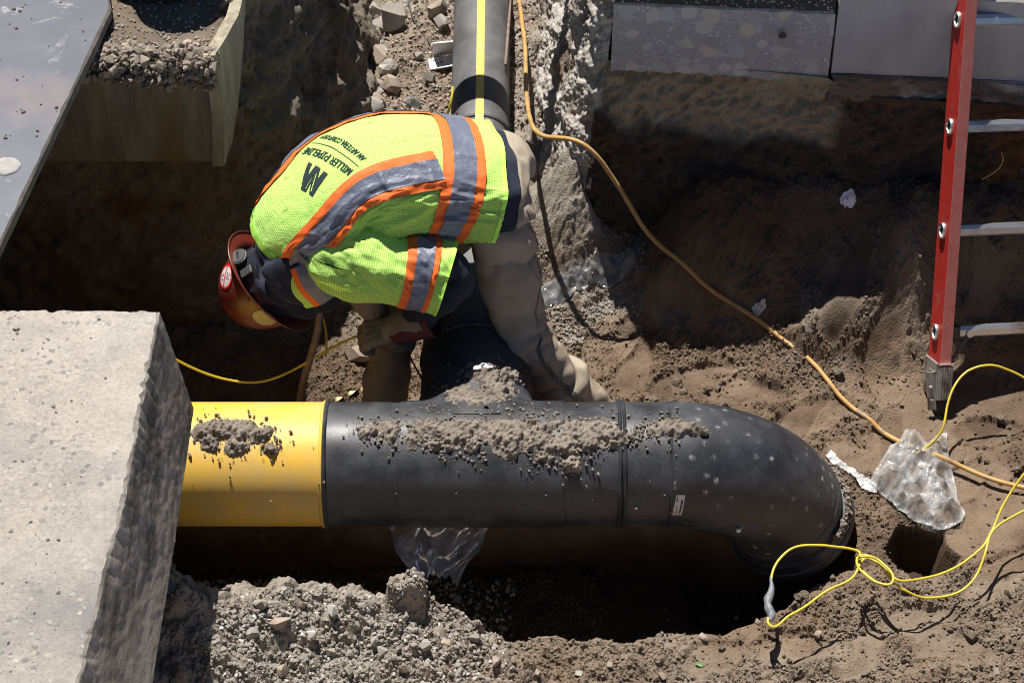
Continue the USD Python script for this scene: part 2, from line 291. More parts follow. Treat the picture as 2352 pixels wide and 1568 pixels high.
# saw-cut face: rounded pebbles of several tones in grey paste
look("pebbled_cut", {"g": ("geometry", {}), "nw": ("noise_texture", {"scale": 14.0, "detail": 2.0}), "ad": ("vector_math", {"math_type": "multiply_add", "vector2": (.03, .03, .03)}),
     "v": ("voronoi_texture", {"scale": 18.0, "feature": "f1"}), "m1": ("map_range", {"from_min": .45, "from_max": .48, "to_min": 1.0, "to_max": 0.0, "clamp": True}),
     "v2": ("voronoi_texture", {"scale": 70.0, "feature": "f1"}), "m2": ("map_range", {"from_min": .30, "from_max": .36, "to_min": .8, "to_max": 0.0, "clamp": True}),
     "hs": ("hsv", {"saturation": .2, "value": 1.0}), "rr": ("rgb_ramp", {"ramp": [(0, (.28, .265, .25)), (.4, (.38, .37, .355)), (.75, (.46, .44, .41)), (.9, (.46, .40, .32)), (1, (.33, .32, .315))]}), "sc": ("separate_color", {}), "sc2": ("separate_color", {}), "rr2": ("rgb_ramp", {"ramp": [(0, (.22, .20, .185)), (.6, (.42, .405, .38)), (1, (.55, .53, .5))]}),
     "n": ("noise_texture", {"scale": 120.0, "detail": 5.0}), "rp": ("rgb_ramp", {"ramp": [(.3, (.27, .255, .25)), (.7, (.37, .355, .345))]}),
     "x2": ("mix_color", {}), "x1": ("mix_color", {}), "b": ("bump", {"strength": .25, "distance": .003}), "p": ("principled_bsdf", {"roughness": .7})},
    [("g.position", "nw.vector"), ("nw.color", "ad.vector1"), ("g.position", "ad.vector3"), ("ad.vector", "v.vector"), ("ad.vector", "v2.vector"), ("v.distance", "m1.value"), ("v2.distance", "m2.value"),
     ("v.color", "sc.color"), ("sc.r", "rr.fac"), ("v2.color", "sc2.color"), ("sc2.g", "rr2.fac"), ("g.position", "n.vector"), ("n.fac", "rp.fac"), ("rp.color", "x2.a"), ("rr2.color", "x2.b"), ("m2.result", "x2.fac"),
     ("x2.result", "x1.a"), ("rr.color", "x1.b"), ("m1.result", "x1.fac"), ("x1.result", "p.base_color"), ("n.fac", "b.height"), ("b.normal", "p.normal")])
grain("smooth_cut", [(.25, (.28, .265, .255)), (.5, (.38, .365, .35)), (.75, (.48, .46, .435))], 6, .75, (90, .25, .003), (200, .2), stain=((.40, .34, .27), 3.5, .55, .68), stretch=(1, 1, .4))
look("asphalt", {"g": ("geometry", {}), "v": ("voronoi_texture", {"scale": 90.0, "feature": "f1"}), "m": ("map_range", {"from_min": .25, "from_max": .42, "to_min": 1.0, "to_max": 0.0, "clamp": True}),
     "sc": ("separate_color", {}), "k": ("map_range", {"from_min": .45, "from_max": .5, "clamp": True}), "mm": ("math", {"math_type": "multiply"}), "x": ("mix_color", {"a": (.028, .027, .027), "b": (.30, .285, .26)}), "b": ("bump", {"strength": .5, "distance": .006, "invert": True}), "p": ("principled_bsdf", {"roughness": .85})},
    [("g.position", "v.vector"), ("v.distance", "m.value"), ("v.color", "sc.color"), ("sc.r", "k.value"), ("m.result", "mm.value1"), ("k.result", "mm.value2"), ("mm.value", "x.fac"), ("x.result", "p.base_color"), ("v.distance", "b.height"), ("b.normal", "p.normal")])
# steel plate: blue-grey mill scale, scuffs and dried mud
def _scuffs(out):
    return ({"ns1": ("noise_texture", {"scale": 5.0, "detail": 10.0, "roughness": .72, "distortion": .8}), "ms1": ("map_range", {"from_min": .60, "from_max": .74, "clamp": True}),
             "xs1": ("mix_color", {"b": (.42, .41, .40)}), "mr": ("map_range", {"to_min": .42, "to_max": .85})},
            [("map.vector", "ns1.vector"), ("ns1.fac", "ms1.value"), ("ms1.result", "xs1.fac"), (out, "xs1.a"), ("ms1.result", "mr.value"), ("mr.result", "p.roughness")], "xs1.result")
grain("plate_steel", [(.25, (.050, .052, .068)), (.5, (.076, .079, .100)), (.75, (.120, .120, .136))], 6, .5, (160, .12, .003), (500, .4), spec=.5, stain=((.155, .12, .115), 2.0, .5, .68), metallic=.15, extra=_scuffs)
grain("plate_edge", [(.25, (.05, .043, .036)), (.5, (.11, .096, .082)), (.75, (.22, .20, .17))], 16, .8, (110, .7, .004))
grain("mortar_plug", [(.3, (.26, .25, .235)), (.7, (.40, .385, .36))], 30, .95, (130, .8, .004))

# polyethylene pipe: satin black with rubbed dust; specks of spatter where asked
def pe(name, base, dust, rough, lo, hi, speck=0.0, scale=7.0):
    look(name, {"g": ("geometry", {}), "n1": ("noise_texture", {"scale": scale, "detail": 8.0, "roughness": .66}), "n2": ("noise_texture", {"scale": 420.0, "detail": 3.0, "roughness": .7}), "mn": ("mix_float", {"fac": .5}),
        "m": ("map_range", {"from_min": lo, "from_max": hi, "clamp": True}), "x": ("mix_color", {"a": base, "b": dust}),
        "v": ("voronoi_texture", {"scale": 26.0, "feature": "f1"}), "nv": ("noise_texture", {"scale": 330.0, "detail": 5.0, "roughness": .75}), "nvm": ("math", {"math_type": "multiply_add", "value2": -.62}), "vm0": ("map_range", {"from_min": .415, "from_max": .46, "to_min": 0.0, "to_max": speck, "clamp": True}),
        "np": ("noise_texture", {"scale": 5.5, "detail": 3.0}), "npm": ("map_range", {"from_min": .38, "from_max": .50, "clamp": True}), "m4": ("math", {"math_type": "multiply"}), "sc": ("separate_color", {}), "k": ("map_range", {"from_min": .25, "from_max": .55, "clamp": True}), "mm": ("math", {"math_type": "multiply"}),
        "xs": ("mix_color", {"b": (.40, .40, .40)}),
        "nb": ("noise_texture", {"scale": 330.0, "detail": 3.0}), "b": ("bump", {"strength": .2, "distance": .002}), "rm": ("map_range", {"from_min": lo, "from_max": hi, "to_min": rough, "to_max": .75, "clamp": True}), "p": ("principled_bsdf", {"specular_ior_level": .5})},
        [("g.position", "n1.vector"), ("g.position", "n2.vector"), ("g.position", "v.vector"), ("g.position", "nv.vector"), ("g.position", "nb.vector"), ("n1.fac", "mn.a"), ("n2.fac", "mn.b"), ("mn.result", "m.value"), ("m.result", "x.fac"),
         ("nv.fac", "nvm.value3"), ("v.distance", "nvm.value1"), ("nvm.value", "vm0.value"), ("v.color", "sc.color"), ("sc.r", "k.value"), ("vm0.result", "mm.value1"), ("k.result", "mm.value2"), ("g.position", "np.vector"), ("np.fac", "npm.value"), ("mm.value", "m4.value1"), ("npm.result", "m4.value2"), ("m4.value", "xs.fac"), ("x.result", "xs.a"), ("xs.result", "p.base_color"),
         ("nb.fac", "b.height"), ("b.normal", "p.normal"), ("mn.result", "rm.value"), ("rm.result", "p.roughness")])
pe("black_pe", (.015, .0157, .018), (.085, .089, .099), .40, .44, .68)
pe("black_pe_spattered", (.015, .0157, .0185), (.07, .074, .084), .38, .44, .68, speck=1.0)
pe("scuffed_pe", (.035, .036, .039), (.16, .16, .16), .5, .36, .66, scale=11.0)
pe("yellow_pe", (.69, .41, .04), (.45, .33, .17), .5, .46, .66)
pe("yellow_stripe", (.62, .44, .06), (.42, .36, .2), .5, .5, .75)
def plain(name, col, rough=.5, metallic=0.0, spec=.5, var=.25, scale=40.0, bump=.1, sheen=0.0):
    d = tuple(c * (1 - var) for c in col); l = tuple(min(1, c * (1 + var)) for c in col)
    grain(name, [(.3, d), (.7, l)], scale, rough, (scale * 6, bump, .003), (scale * 9, .35), spec=spec, metallic=metallic, sheen=sheen)
grain("ladder_red", [(.25, (.36, .022, .017)), (.5, (.47, .030, .022)), (.78, (.52, .075, .06))], 20, .5, (200, .15, .002), (480, .5), stain=((.28, .17, .14), 11, .58, .72))
grain("ladder_flange_sunlit", [(.25, (.48, .07, .055)), (.5, (.54, .17, .145)), (.78, (.60, .34, .30))], 26, .55, (200, .15, .002), (420, .55), stain=((.30, .24, .20), 9, .6, .72))  # chalky red, whitened further to paint in the sun on this face
grain("aluminium", [(.3, (.55, .54, .52)), (.7, (.78, .77, .75))], 25, .35, (200, .1, .002), metallic=.9, stain=((.30, .25, .20), 7, .55, .66), stretch=(.3, 1, 1))
grain("cast_foot", [(.3, (.22, .21, .19)), (.7, (.42, .41, .38))], 30, .6, (200, .4, .003), metallic=.45, stain=((.14, .11, .085), 16, .48, .56), stretch=(1, 1, .35))
plain("hole_shade", (.03, .03, .032), .6)  # flat dark discs painted as the shade inside holes
plain("rubber", (.016, .016, .017), .75, scale=30)
grain("cord_orange", [(.25, (.27, .155, .065)), (.5, (.45, .255, .08)), (.78, (.55, .385, .20))], 26, .5, (200, .1, .001), (300, .4), stain=((.24, .18, .12), 18, .56, .66))
plain("wire_yellow", (.54, .42, .04), .45, var=.2, scale=20)
plain("wire_pale", (.58, .50, .24), .5, var=.15)
plain("wire_black", (.02, .02, .02), .5)
plain("duct_tape", (.15, .165, .18), .5, var=.2, scale=25, bump=.3)
grain("rusty", [(.25, (.09, .062, .05)), (.5, (.18, .13, .105)), (.78, (.30, .25, .215))], 40, .85, (260, .7, .003))
plain("paper_white", (.74, .74, .75), .8, var=.06)
plain("timber", (.3, .22, .14), .8)
def film(name, tint, opacity, rough=.16):
    """Thin crumpled plastic film: mostly see-through, milky in patches, glossy folds."""
    look(name, {"g": ("geometry", {}), "n": ("noise_texture", {"scale": 26.0, "detail": 7.0, "roughness": .65}), "m": ("map_range", {"from_min": .34, "from_max": .72, "to_min": opacity[0], "to_max": opacity[1], "clamp": True}),
        "t": ("transparent_bsdf", {"color": (.93, .94, .95)}), "d": ("principled_bsdf", {"base_color": tint, "roughness": .45, "specular_ior_level": .5}), "tl": ("translucent_bsdf", {"color": tint}), "dm": ("mix_closure", {"fac": .35}),
        "x1": ("mix_closure", {}), "gl": ("glossy_bsdf", {"roughness": rough, "color": (.9, .92, .95)}), "fr": ("fresnel", {"IOR": 1.5}), "x2": ("mix_closure", {})},
        [("g.position", "n.vector"), ("n.fac", "m.value"), ("d.BSDF", "dm.closure1"), ("tl.BSDF", "dm.closure2"), ("m.result", "x1.fac"), ("t.BSDF", "x1.closure1"), ("dm.closure", "x1.closure2"), ("fr.fac", "x2.fac"), ("x1.closure", "x2.closure1"), ("gl.BSDF", "x2.closure2")], surface="x2.closure")
film("bag_film", (.88, .88, .87), (.14, .66), .10)
film("clear_film", (.8, .82, .84), (.08, .5))
film("white_film", (.86, .86, .86), (.75, .95), .3)

# clothes
look("hi_vis", {"uv": ("texture_coordinate", {}), "mp": ("mapping", {"scale": (210.0, 210.0, 1.0)}), "v": ("voronoi_texture", {"scale": 1.0, "feature": "f1", "randomness": .12, "dimensions": "2D"}),
     "m": ("map_range", {"from_min": .17, "from_max": .30, "clamp": True}), "x": ("mix_color", {"a": (.13, .34, .03), "b": (.60, .95, .21)}), "g": ("geometry", {}), "n": ("noise_texture", {"scale": 12.0, "detail": 4.0}),
     "nc": ("noise_texture", {"scale": 20.0, "detail": 5.0, "roughness": .6}), "bc": ("bump", {"strength": .4, "distance": .018}), "nd": ("map_range", {"from_min": .68, "from_max": .75, "clamp": True}), "xd": ("mix_color", {"b": (.10, .16, .03)}), "b": ("bump", {"strength": .3, "distance": .0015}),
     "p": ("principled_bsdf", {"roughness": .75, "specular_ior_level": .2, "sheen_weight": .15}), "tl": ("translucent_bsdf", {"color": (.45, .78, .04)}), "mx": ("mix_closure", {"fac": .12})},
    [("uv.UV", "mp.vector"), ("mp.vector", "v.vector"), ("v.distance", "m.value"), ("m.result", "x.fac"), ("g.position", "n.vector"), ("n.fac", "nd.value"), ("nd.result", "xd.fac"), ("x.result", "xd.a"), ("xd.result", "p.base_color"), ("g.position", "nc.vector"), ("nc.fac", "bc.height"), ("bc.normal", "b.normal"), ("m.result", "b.height"), ("b.normal", "p.normal"), ("p.BSDF", "mx.closure1"), ("tl.BSDF", "mx.closure2")], surface="mx.closure")
plain("hi_vis_trim", (.50, .92, .12), .7, var=.08)
plain("tape_orange", (.83, .145, .018), .7, var=.1, scale=60)
grain("tape_grey", [(.3, (.105, .115, .16)), (.7, (.165, .18, .235))], 12, .38, (30, .45, .012), (600, .3), spec=.6, stain=((.22, .20, .19), 8, .62, .74))
plain("print_black", (.012, .022, .026), .8, var=.4, scale=200)
grain("navy_cloth", [(.3, (.011, .013, .024)), (.7, (.02, .024, .042))], 30, .85, (26, .3, .012), (270, .35), sheen=.06)
grain("khaki", [(.25, (.28, .232, .175)), (.5, (.36, .30, .228)), (.78, (.44, .375, .295))], 7, .88, (34, .22, .010), (350, .3), spec=.2, stain=((.17, .14, .11), 6, .62, .76))
plain("thread", (.09, .075, .06), .9)
grain("leather", [(.25, (.12, .09, .065)), (.5, (.225, .18, .135)), (.78, (.33, .275, .215))], 18, .8, (150, .5, .003))
plain("cuff_red", (.10, .016, .016), .85, var=.25)
plain("boot_brown", (.075, .045, .026), .6)
plain("skin", (.42, .26, .19), .5, var=.1)
grain("helmet_brown", [(.3, (.075, .012, .009)), (.7, (.135, .025, .014))], 9, .34, (300, .08, .001), (500, .2), spec=.6, stain=((.10, .035, .022), 12, .62, .75))
plain("helmet_inside", (.23, .034, .016), .5, var=.15)
plain("strap_black", (.014, .014, .016), .42, var=.3)
plain("knob_grey", (.05, .05, .052), .4)
plain("sticker_white", (.55, .54, .53), .4, var=.08)
plain("sticker_red", (.60, .015, .02), .35, var=.05)
plain("sticker_gold", (.34, .28, .14), .4, var=.35, scale=120)
# ------------------------------------------------------------------ ground of the pit
FLOOR = -.34
_xs = np.concatenate([np.linspace(-9, -2.7, 12)[:-1], np.linspace(-2.7, -1.32, 60)[:-1], np.arange(-1.32, 1.74, .0045), np.linspace(1.745, 2.8, 40), np.linspace(2.8, 9, 12)[1:]])
_ys = np.concatenate([np.linspace(-9, -1.5, 14)[:-1], np.linspace(-1.5, -.80, 35)[:-1], np.arange(-.80, 1.30, .0045), np.arange(1.30, 2.5, .008), np.linspace(2.51, 9, 60)])
BANK_X = np.array([-1.3, -1.05, -.88, -.75, -.62, -.48, -.36, -.25, -.14, 0.0, .15, .35, .55, .75, .95, 1.3, 2.0])
BANK_Z = np.array([.10, .04, .00, -.045, -.07, -.085, -.085, -.10, -.15, -.20, -.245, -.29, -.30, -.315, -.33, -.33, -.33])
# prints of boots pressed into the mud: pixel, length, width, turn
PRINTS = [(1590, 875, .26, .10, .3), (1460, 850, .25, .10, 1.2), (1700, 905, .27, .105, -.2), (1540, 985, .2, .1, .9), (1925, 775, .28, .11, 1.1), (2025, 850, .24, .11, 1.25), (1870, 965, .27, .11, .4), (1985, 1060, .24, .1, -.4),
          (2270, 985, .2, .1, .2), (2210, 1105, .25, .1, .8), (1830, 1505, .25, .11, .1), (1975, 1500, .24, .105, .9), (2180, 1490, .27, .11, -.3), (2290, 1330, .25, .11, .7), (2110, 1430, .22, .1, .2), (1640, 1530, .2, .1, .3), (1750, 1060, .22, .09, .2), (1500, 760, .2, .1, .1), (2040, 1000, .2, .09, 1.3), (1420, 720, .18, .09, .2)]
HOLE = Polygon([tuple(at_z(a, b, FLOOR)[:2]) for a, b in ((2028, 1262), (2062, 1212), (2120, 1222), (2168, 1232), (2172, 1258), (2204, 1290), (2188, 1318), (2150, 1326), (2098, 1345), (2052, 1306))])

def ground_fields(X, Y):
    """Height, rubble tint and damp-plus-painted-shade darkening of the earth at X, Y."""
    q = P3(X, Y, 0 * X)
    w1 = fbm(q * 5.0, 3, 11) - .5; w2 = fbm(q * 5.0 + 31, 3, 12) - .5; w3 = fbm(q * 16, 3, 17) - .5
    x = X + .07 * w1 + .03 * w3; y = Y + .07 * w2 + .03 * (fbm(q * 16 + 9, 3, 18) - .5)
    z = FLOOR + .075 * (fbm(q * 2.6, 3, 3) - .5)
    z = z - .07 * sstep(-.25, -.5, x) * sstep(-.1, .2, y)                           # left end of the pit lies deeper
    z = z + .10 * np.exp(-(((x + .50) / .15) ** 2 + ((y - .66) / .17) ** 2))          # spoil by the boots
    z = z + .05 * np.exp(-(((x + .40) / .10) ** 2 + ((y - .42) / .12) ** 2))
    # spoil thrown up on the right and along the back wall
    def mound(px, py, zz, amp, rx, ry, turn=0.0):
        c = at_z(px, py, zz); dx, dy = x - c[0], y - c[1]
        ca, sa = math.cos(turn), math.sin(turn)
        return amp * np.exp(-(((dx * ca + dy * sa) / rx) ** 2 + ((-dx * sa + dy * ca) / ry) ** 2))
    z = z + mound(2090, 655, -.14, .21, .11, .13) + mound(1935, 725, -.22, .14, .12, .10, .5) + mound(2020, 745, -.2, .05, .2, .12) + mound(1850, 765, -.25, .06, .10, .07) + mound(2270, 660, -.2, .13, .22, .09, -.1) + mound(2330, 760, -.24, .07, .14, .07)
    z = z + .42 * sstep(.74, 1.10, y + .10 * w1) ** 1.2 * sstep(.28, .62, x) + .10 * sstep(1.25, 1.75, x) * sstep(.5, 1.0, y)
    z = z + mound(1300, 590, -.2, .11, .10, .13) + mound(1390, 600, -.25, .07, .08, .08)
    tal = np.exp(-((x - .20) / .125) ** 2 - ((y - 1.27) / .17) ** 2); z = z + .40 * tal
    back = (1 - np.clip(tal * 2.2, 0, 1)) * sstep(1.00, 1.28, y) * sstep(.5, .25, x)
    z = z * (1 - back) + (-.115 + .06 * (fbm(q * 3.5, 3, 7) - .5) + .05 * sstep(1.6, 2.6, Y)) * back
    shade_berm = sstep(.42, .20, Y) * sstep(1.1, .9, X) * (Y > -.2)  # unseen raised strip behind the pipe, added to shade the trench floor
    z = z * (1 - shade_berm) + np.maximum(z, -.285) * shade_berm
    # the trench under the pipe, deepest under the bend, and the near bank
    edge = -.365 + .035 * (fbm(P3(X * 6, 0 * X, 0 * X + 4), 3, 23) - .5) * 2
    edge = edge - .05 * np.exp(-((X - .05) / .35) ** 2) + .24 * sstep(.58, 1.02, X + .06 * w1)
    tr = sstep(.068, .050, Y + .012 * (fbm(q * 14, 2, 88) - .5)) * sstep(edge - .025, edge + .02, Y) * sstep(1.01, .93, X)
    dep = -.52 - .07 * np.exp(-((X - .7) / .3) ** 2)
    rise = sstep(-.2, -.36, y)
    z = z * (1 - tr) + dep * tr
    hl = sstep(.30, .24, np.hypot(x - .80, y + .03)) * sstep(1.0, .93, x) * sstep(.068, .050, Y) * sstep(edge - .03, edge + .03, Y)
    z = z * (1 - hl) - .62 * hl
    bz = PchipInterpolator(BANK_X, BANK_Z)(np.clip(X, -1.3, 2.0)) + .045 * (fbm(q * 7, 3, 41) - .5) * 2 * sstep(.6, -.2, X)
    bk = sstep(edge + .022, edge - .012, Y)
    bank = bz - .10 * sstep(edge - .05, edge - .45, Y) * sstep(.2, -.4, X)
    bank = bank + sstep(-.42, -.9, x) * .16 * sstep(edge - .02, edge - .2, Y)
    bank = bank + .11 * np.maximum(0, 1 - ((x + .285) / .058) ** 6) * sstep(edge - .10, edge - .055, Y) * (X > -.35) * (X < -.22)
    bank = bank + .05 * np.exp(-(((x + .41) / .06) ** 2 + ((Y + .46) / .05) ** 2)) + .05 * np.exp(-(((x + .62) / .05) ** 2 + ((Y + .42) / .05) ** 2))
    z = z * (1 - bk) + bank * bk
    # how crumbly it is, and how much grey rubble
    patch = fbm(q * 3.1, 4, 51)
    crumb = sstep(.45, .60, patch)
    right = sstep(.18, .40, X) * sstep(1.05, .75, Y)
    crumb = np.maximum(crumb, .75 * (1 - sstep(.3, .7, right + .8 * (fbm(q * 5, 3, 57) - .5))))
    crumb = np.maximum(crumb, sstep(.03, .10, z - FLOOR) * .95)
    crumb = np.maximum(crumb, np.maximum(bk * sstep(.7, .2, X), np.clip(tal * 3, 0, 1)))
    crumb = np.maximum(crumb, .8 * sstep(.16, .06, np.abs(np.hypot(X - .80, Y + .02) - .30)) * (X > .7))
    z = z + .045 * crumb * (fbm(q * 11, 3, 61) - .38) + bk * sstep(.35, 0, X) * (.55 * domes(X, Y, .11, 15, .55) * .6 + .5 * domes(X + .03, Y, .055, 16, .6) - .02)
    press = np.zeros_like(z); rim = np.zeros_like(z)
    for px, py, ln, wd, an in PRINTS:
        c = at_z(px, py, FLOOR); ca, sa = math.cos(an), math.sin(an)
        dx, dy = X - c[0] + .02 * w3, Y - c[1] + .02 * w3
        u, v = dx * ca + dy * sa, -dx * sa + dy * ca
        wv = wd * (.5 + .10 * np.cos(u / ln * 6.0 + .8)) * .95
        e = (np.abs(u) / (ln * .5)) ** 2.6 + (np.abs(v) / wv) ** 2.6
        k = sstep(1.6, .55, e); press = np.maximum(press, k)
        rim = np.maximum(rim, sstep(2.2, 1.25, e) * (1 - k) * (noise(P3(u * 14, v * 14, 0 * u + px), 5) > .42))
    press = press * (1 - bk * sstep(.4, .1, X))
    crumb = crumb * (1 - press)
    z = z - .009 * press + .008 * rim * fbm(q * 40, 2, 8)
    crumb = np.maximum(crumb, .55 * rim)
    # open cracks
    cr = np.abs(fbm(q * 4.5 + 80, 4, 71) - .5); crk = sstep(.006, .002, cr) * (noise(q * 6, 33) > .55) * right * (1 - crumb)
    z = z - .007 * crk
    amt = crumb
    z = z + amt * (.40 * domes(X, Y, .062, 5, .35) + .55 * domes(X, Y, .034, 6, .5)) + (.12 + .88 * amt) * .55 * domes(X, Y, .019, 7, .55) * (0.25 + .75 * (noise(q * 20, 2) > .45)) + amt * .95 * domes(X, Y, .0125, 8, .8) + (.0008 + .0030 * amt) * (noise(q * 190, 44) - .5) * 2
    z = z + .0025 * (fbm(q * 60, 3, 91) - .5) + .004 * (fbm(q * 25, 2, 92) - .5)
    inh = shapely.contains_xy(HOLE, X.ravel(), Y.ravel()).reshape(X.shape)
    if inh.any():
        pts = shapely.points(X[inh], Y[inh]); d = shapely.distance(pts, HOLE.exterior)
        z[inh] = FLOOR - .115 * sstep(0, .035, d) - .02 + .03 * (fbm(q[inh] * 16, 2, 4) - .5)
    grey = np.clip(bk * sstep(.15, -.35, X + .3 * w1) + .75 * sstep(.02, .09, z - FLOOR) * right * sstep(.45, .6, fbm(q * 6, 3, 14)) * .6 + .55 * sstep(.75, 1.0, Y) * sstep(.55, .75, fbm(q * 4, 3, 19) + .2) + .35 * back, 0, 1)
    grey = np.maximum(grey, np.clip(tal * 2.5, 0, 1)); grey = np.clip(grey + .25 * bk * sstep(.42, .58, patch), 0, 1)
    damp_shade = np.clip(.75 * inh + 1.0 * np.maximum(tr, hl) * sstep(FLOOR, FLOOR - .08, z) + .5 * sstep(-.35, -.6, X) * (1 - bk) + .35 * press * (fbm(q * 5, 2, 6) > .5) + .38 * sstep(.50, .64, fbm(q * 3.7 + 5, 4, 99)) * right + .22 * crumb * right + .75 * sstep(.86, 1.02, Y) * sstep(.3, .5, X), 0, 1) * (1 - .8 * bk)  # damp patches; trench, left pit and back-wall foot darkened as painted shade
    return z, grey, damp_shade, np.where(inh, .2, amt)

_GX, _GY = np.meshgrid(_xs, _ys, indexing="ij")
GZ, _grey, _damp_shade, _crumb = ground_fields(_GX, _GY)
far = np.maximum(sstep(2.2, 3.2, np.abs(_GX)), np.maximum(sstep(3.4, 4.2, _GY), sstep(-1.3, -2.2, _GY)))
GZ = GZ * (1 - far) + .70 * far
def ground_z(x, y):
    i = np.interp(x, _xs, np.arange(len(_xs))); j = np.interp(y, _ys, np.arange(len(_ys)))
    return map_coordinates(GZ, [np.atleast_1d(i), np.atleast_1d(j)], order=1)
def crumb_at(x, y):
    i = np.interp(x, _xs, np.arange(len(_xs))); j = np.interp(y, _ys, np.arange(len(_ys)))
    return map_coordinates(_crumb, [np.atleast_1d(i), np.atleast_1d(j)], order=1)
def on_ground(px, py, lift=0.0):
    """Where the line of sight through a pixel of the photograph meets the earth."""
    d = ray(px, py); t = np.linspace(5.2, 10.5, 2400); p = CAM + d * t[:, None]
    below = p[:, 2] < ground_z(p[:, 0], p[:, 1]); k = int(np.argmax(below))
    return p[k] + np.array([0, 0, lift])
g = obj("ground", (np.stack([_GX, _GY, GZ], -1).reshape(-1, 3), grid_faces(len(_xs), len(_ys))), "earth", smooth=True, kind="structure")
primvar(g, "tint", np.stack([_grey.ravel(), _damp_shade.ravel(), 0 * _grey.ravel()], -1))

# ------------------------------------------------------------------ the cut sides of the pit
def wall(name, top, bot, ztop, zbot, material, step=.008, amp=.05, seed=1, lump=.02, smooth=True, layer=None):
    """An earth face between two lines in plan, roughened sideways."""
    t = np.linspace(0, 1, 400); top = PchipInterpolator(np.linspace(0, 1, len(top)), np.asarray(top, float), axis=0)(t); bot = PchipInterpolator(np.linspace(0, 1, len(bot)), np.asarray(bot, float), axis=0)(t)
    s = np.concatenate([[0], np.cumsum(np.linalg.norm(np.diff((top + bot) / 2, axis=0), axis=1))]); n = int(s[-1] / step); q = np.interp(np.linspace(0, s[-1], n), s, t)
    T = np.stack([np.interp(q, t, top[:, k]) for k in (0, 1)], -1); B = np.stack([np.interp(q, t, bot[:, k]) for k in (0, 1)], -1)
    zt = np.interp(q, np.linspace(0, 1, len(np.atleast_1d(ztop))), np.atleast_1d(ztop)) if np.ndim(ztop) else np.full(n, ztop)
    zb = np.interp(q, np.linspace(0, 1, len(np.atleast_1d(zbot))), np.atleast_1d(zbot)) if np.ndim(zbot) else np.full(n, zbot)
    m = int(np.max(zt - zb) / step) + 2; h = np.linspace(0, 1, m)
    XY = T[:, None] * (1 - h)[None, :, None] + B[:, None] * h[None, :, None]; Z = zt[:, None] * (1 - h) + zb[:, None] * h
    V = np.concatenate([XY, Z[..., None]], -1)
    N = unit(np.cross(np.gradient(V, axis=1), np.gradient(V, axis=0)))
    fade = np.minimum(1, h / .05)[None, :]
    a = s[-1] * np.linspace(0, 1, n)[:, None] + 0 * Z
    d = amp * 2 * (fbm(V * 3.3, 5, seed) - .5) + lump * 2 * (fbm(V * 14, 3, seed + 3) - .5) + .40 * domes(a, Z * 1.1, .055, seed + 7, .40) + .7 * domes(a, Z, .026, seed + 8, .5) + .8 * domes(a, Z, .015, seed + 9, .6) + .004 * (noise(V * 150, seed) - .5)
    if layer is not None:
        L = layer(V); d = d + .028 * L
    V = V + N * (d * fade)[..., None]
    o = obj(name, (V.reshape(-1, 3), grid_faces(n, m)[:, ::-1]), material, smooth=smooth, kind="structure")
    if layer is not None: primvar(o, "tint", np.stack([L.ravel(), clay(V).ravel(), 0 * L.ravel()], -1))
    return o
def sandy(V):
    q = V * np.array([1, 1, 1]); lowz = .20 + .10 * (fbm(P3(V[..., 0] * 6, 0 * V[..., 0], V[..., 2] * 3), 4, 77) - .5) * 2 + .05 * sstep(.6, .3, V[..., 0])
    return sstep(lowz - .012, lowz + .012, V[..., 2]) * sstep(1.02, .97, V[..., 0] + .05 * (fbm(V * 9, 3, 5) - .5))
def clay(V): return sstep(.45, .6, fbm(P3(V[..., 0] * 2.4, V[..., 1], V[..., 2] * 4), 3, 78)) * sstep(.75, 1.0, V[..., 0]) * sstep(.42, .34, V[..., 2])
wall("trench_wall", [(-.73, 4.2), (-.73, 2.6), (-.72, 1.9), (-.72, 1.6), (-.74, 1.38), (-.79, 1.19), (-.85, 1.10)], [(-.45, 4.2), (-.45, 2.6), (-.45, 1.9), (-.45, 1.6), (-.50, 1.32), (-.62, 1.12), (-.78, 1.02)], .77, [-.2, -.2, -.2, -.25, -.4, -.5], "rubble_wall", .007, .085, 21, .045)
wall("pit_wall", [(-.80, 1.10), (-.95, 1.0), (-1.6, .98), (-2.9, .98)], [(-.74, 1.03), (-.92, .95), (-1.6, .93), (-2.9, .93)], .42, -.56, "clay_wall", .012, .05, 22)
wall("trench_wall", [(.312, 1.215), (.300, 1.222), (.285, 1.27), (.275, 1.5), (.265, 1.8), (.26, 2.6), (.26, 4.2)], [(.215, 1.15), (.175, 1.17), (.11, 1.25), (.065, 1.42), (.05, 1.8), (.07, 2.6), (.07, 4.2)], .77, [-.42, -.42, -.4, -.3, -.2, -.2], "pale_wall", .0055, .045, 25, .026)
wall("pit_wall", [(3.0, 1.01), (1.7, 1.085), (1.0, 1.142), (.955, 1.148), (.6, 1.185), (.38, 1.20), (.27, 1.215)], [(3.0, .86), (1.7, .95), (1.0, 1.03), (.955, 1.035), (.6, 1.08), (.36, 1.085), (.19, 1.11)], [.392, .397, .40, .46, .475, .48, .48], -.45, "layered_wall", .0065, .06, 26, .035, layer=sandy)
wall("pit_wall", [(-1.05, -2.6), (-1.0, -.9), (-.98, -.35), (-.99, -.215), (-1.3, -.2), (-2.9, -.2)], [(-1.0, -2.6), (-.95, -.9), (-.93, -.4), (-.95, -.20), (-1.3, -.18), (-2.9, -.18)], .5, -.56, "clay_wall", .012, .025, 29)

